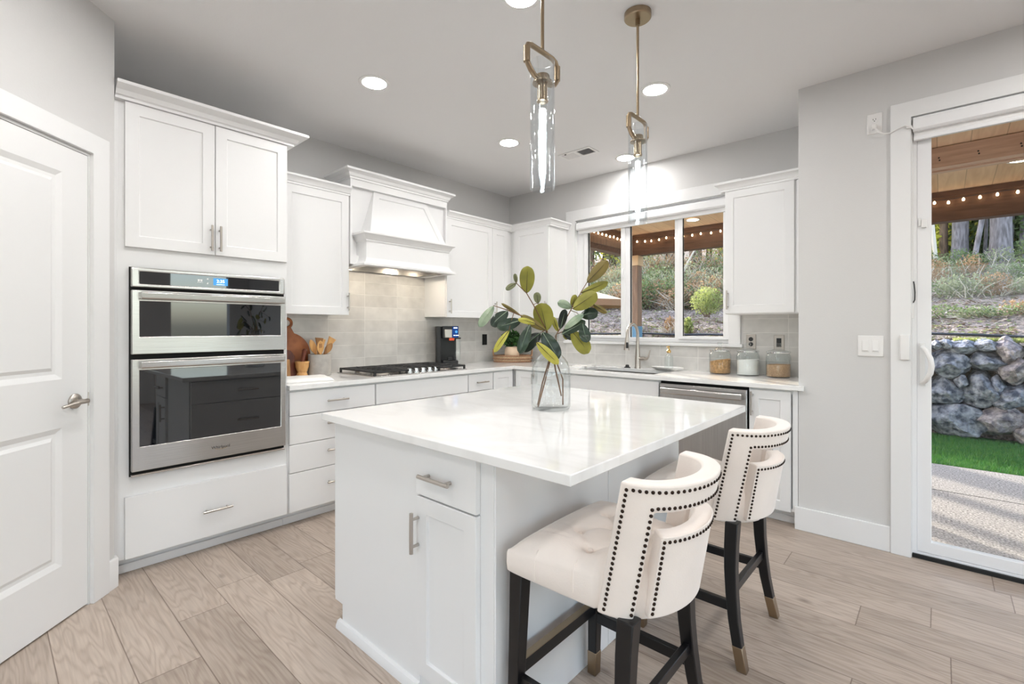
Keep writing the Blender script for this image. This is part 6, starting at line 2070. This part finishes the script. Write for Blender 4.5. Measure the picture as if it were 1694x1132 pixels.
for y0, rz, cntn, ff in rows_:
    for i in range(cntn):
        t_ = (i + .5) / cntn
        xa = 3.63 + (0.85 - 3.63) * (y0 + 4.01) / 4.05; xb = 3.63 + (2.48 - 3.63) * (y0 + 4.01) / 4.05
        x = xa + (xb - xa) * t_ + rt.uniform(-.2, .2)
        y = y0 + rt.uniform(-.35, .35)
        kd = kinds[rt.randint(0, 4)]
        r_ = (rt.uniform(.35, .6) * (1 + .25 * (y0 - 7)), rt.uniform(.3, .5), rz * rt.uniform(.7, 1.25))
        shrub(lab(kd, x, y), x, y, r_, int(750 * ff), .075, kd, G1, seed=100 + cnt); cnt += 1
for y0, rz, cntn in ((6.2, .10, 6), (8.2, .20, 6), (9.3, .26, 7), (10.6, .30, 7)):
    for i in range(cntn):
        t_ = (i + .5) / cntn
        xa = 3.63 + (3.50 - 3.63) * (y0 + 4.01) / 3.46; xb = 3.63 + (4.05 - 3.63) * (y0 + 4.01) / 3.46
        x = xa + (xb - xa) * t_ + rt.uniform(-.12, .12)
        y = y0 + rt.uniform(-.4, .4)
        kd = ['fol_sage', 'fol_green', 'fol_green', 'fol_rust', 'fol_sage'][rt.randint(0, 4)]
        r_ = (rt.uniform(.2, .38), rt.uniform(.2, .35), rz * rt.uniform(.7, 1.2))
        shrub(lab(kd, x, y), x, y, r_, 420 if rz > .15 else 160, .06, kd, G1, seed=300 + cnt, twigs=3); cnt += 1
# woodland behind: crowns as separate trees
def crown(label, x, y, r, zc, n, mat, seed):
    g = thing('woodland_tree', label, 'tree', (x, y, hill_z(x, y) - .2), 'leafy trees closing the slope')
    rs_ = random.Random(seed)
    leaf_cloud(MB(), (x, y, zc), r, n, .17, rs_, shell=.25).build('foliage', mat, g, smooth=0)
    MB().tube([(x, y, hill_z(x, y) - .3), (x + .1, y, zc), (x + .15, y, zc + r[2] * .8)], [.13, .10, .03], 10).build('trunk', 'barkbrown', g)
cc_ = 0
for y0, cntn, xa, xb in ((13.5, 12, -13.5, 1.5), (16.5, 11, -15, 1.5), (13.5, 5, 2.4, 7.2), (16.5, 5, 2.0, 8.0), (20.0, 12, -18, 8)):
    for i in range(cntn):
        x = xa + (xb - xa) * (i + .5) / cntn + rt.uniform(-.4, .4)
        y = y0 + rt.uniform(-.8, .8)
        kd = ['fol_yellow', 'fol_green', 'fol_yellow', 'fol_sage'][rt.randint(0, 3)]
        if x > 2: kd = ['fol_yellow', 'fol_yellow', 'fol_green'][rt.randint(0, 2)]
        zc = hill_z(x, y) + rt.uniform(1.6, 3.0)
        if x > 2: zc = hill_z(x, y) + rt.uniform(.5, 1.7)
        crown(lab(kd, x, y, 'leafy tree').replace('on the slope', 'closing the slope'), x, y, (rt.uniform(1.1, 1.7), 1.1, rt.uniform(1.6, 2.6)), zc, 2600 if x > 2 else 1500, kd, 900 + cc_); cc_ += 1

# tidy up helper properties
for o_ in bpy.data.objects:
    if '_o' in o_: del o_['_o']
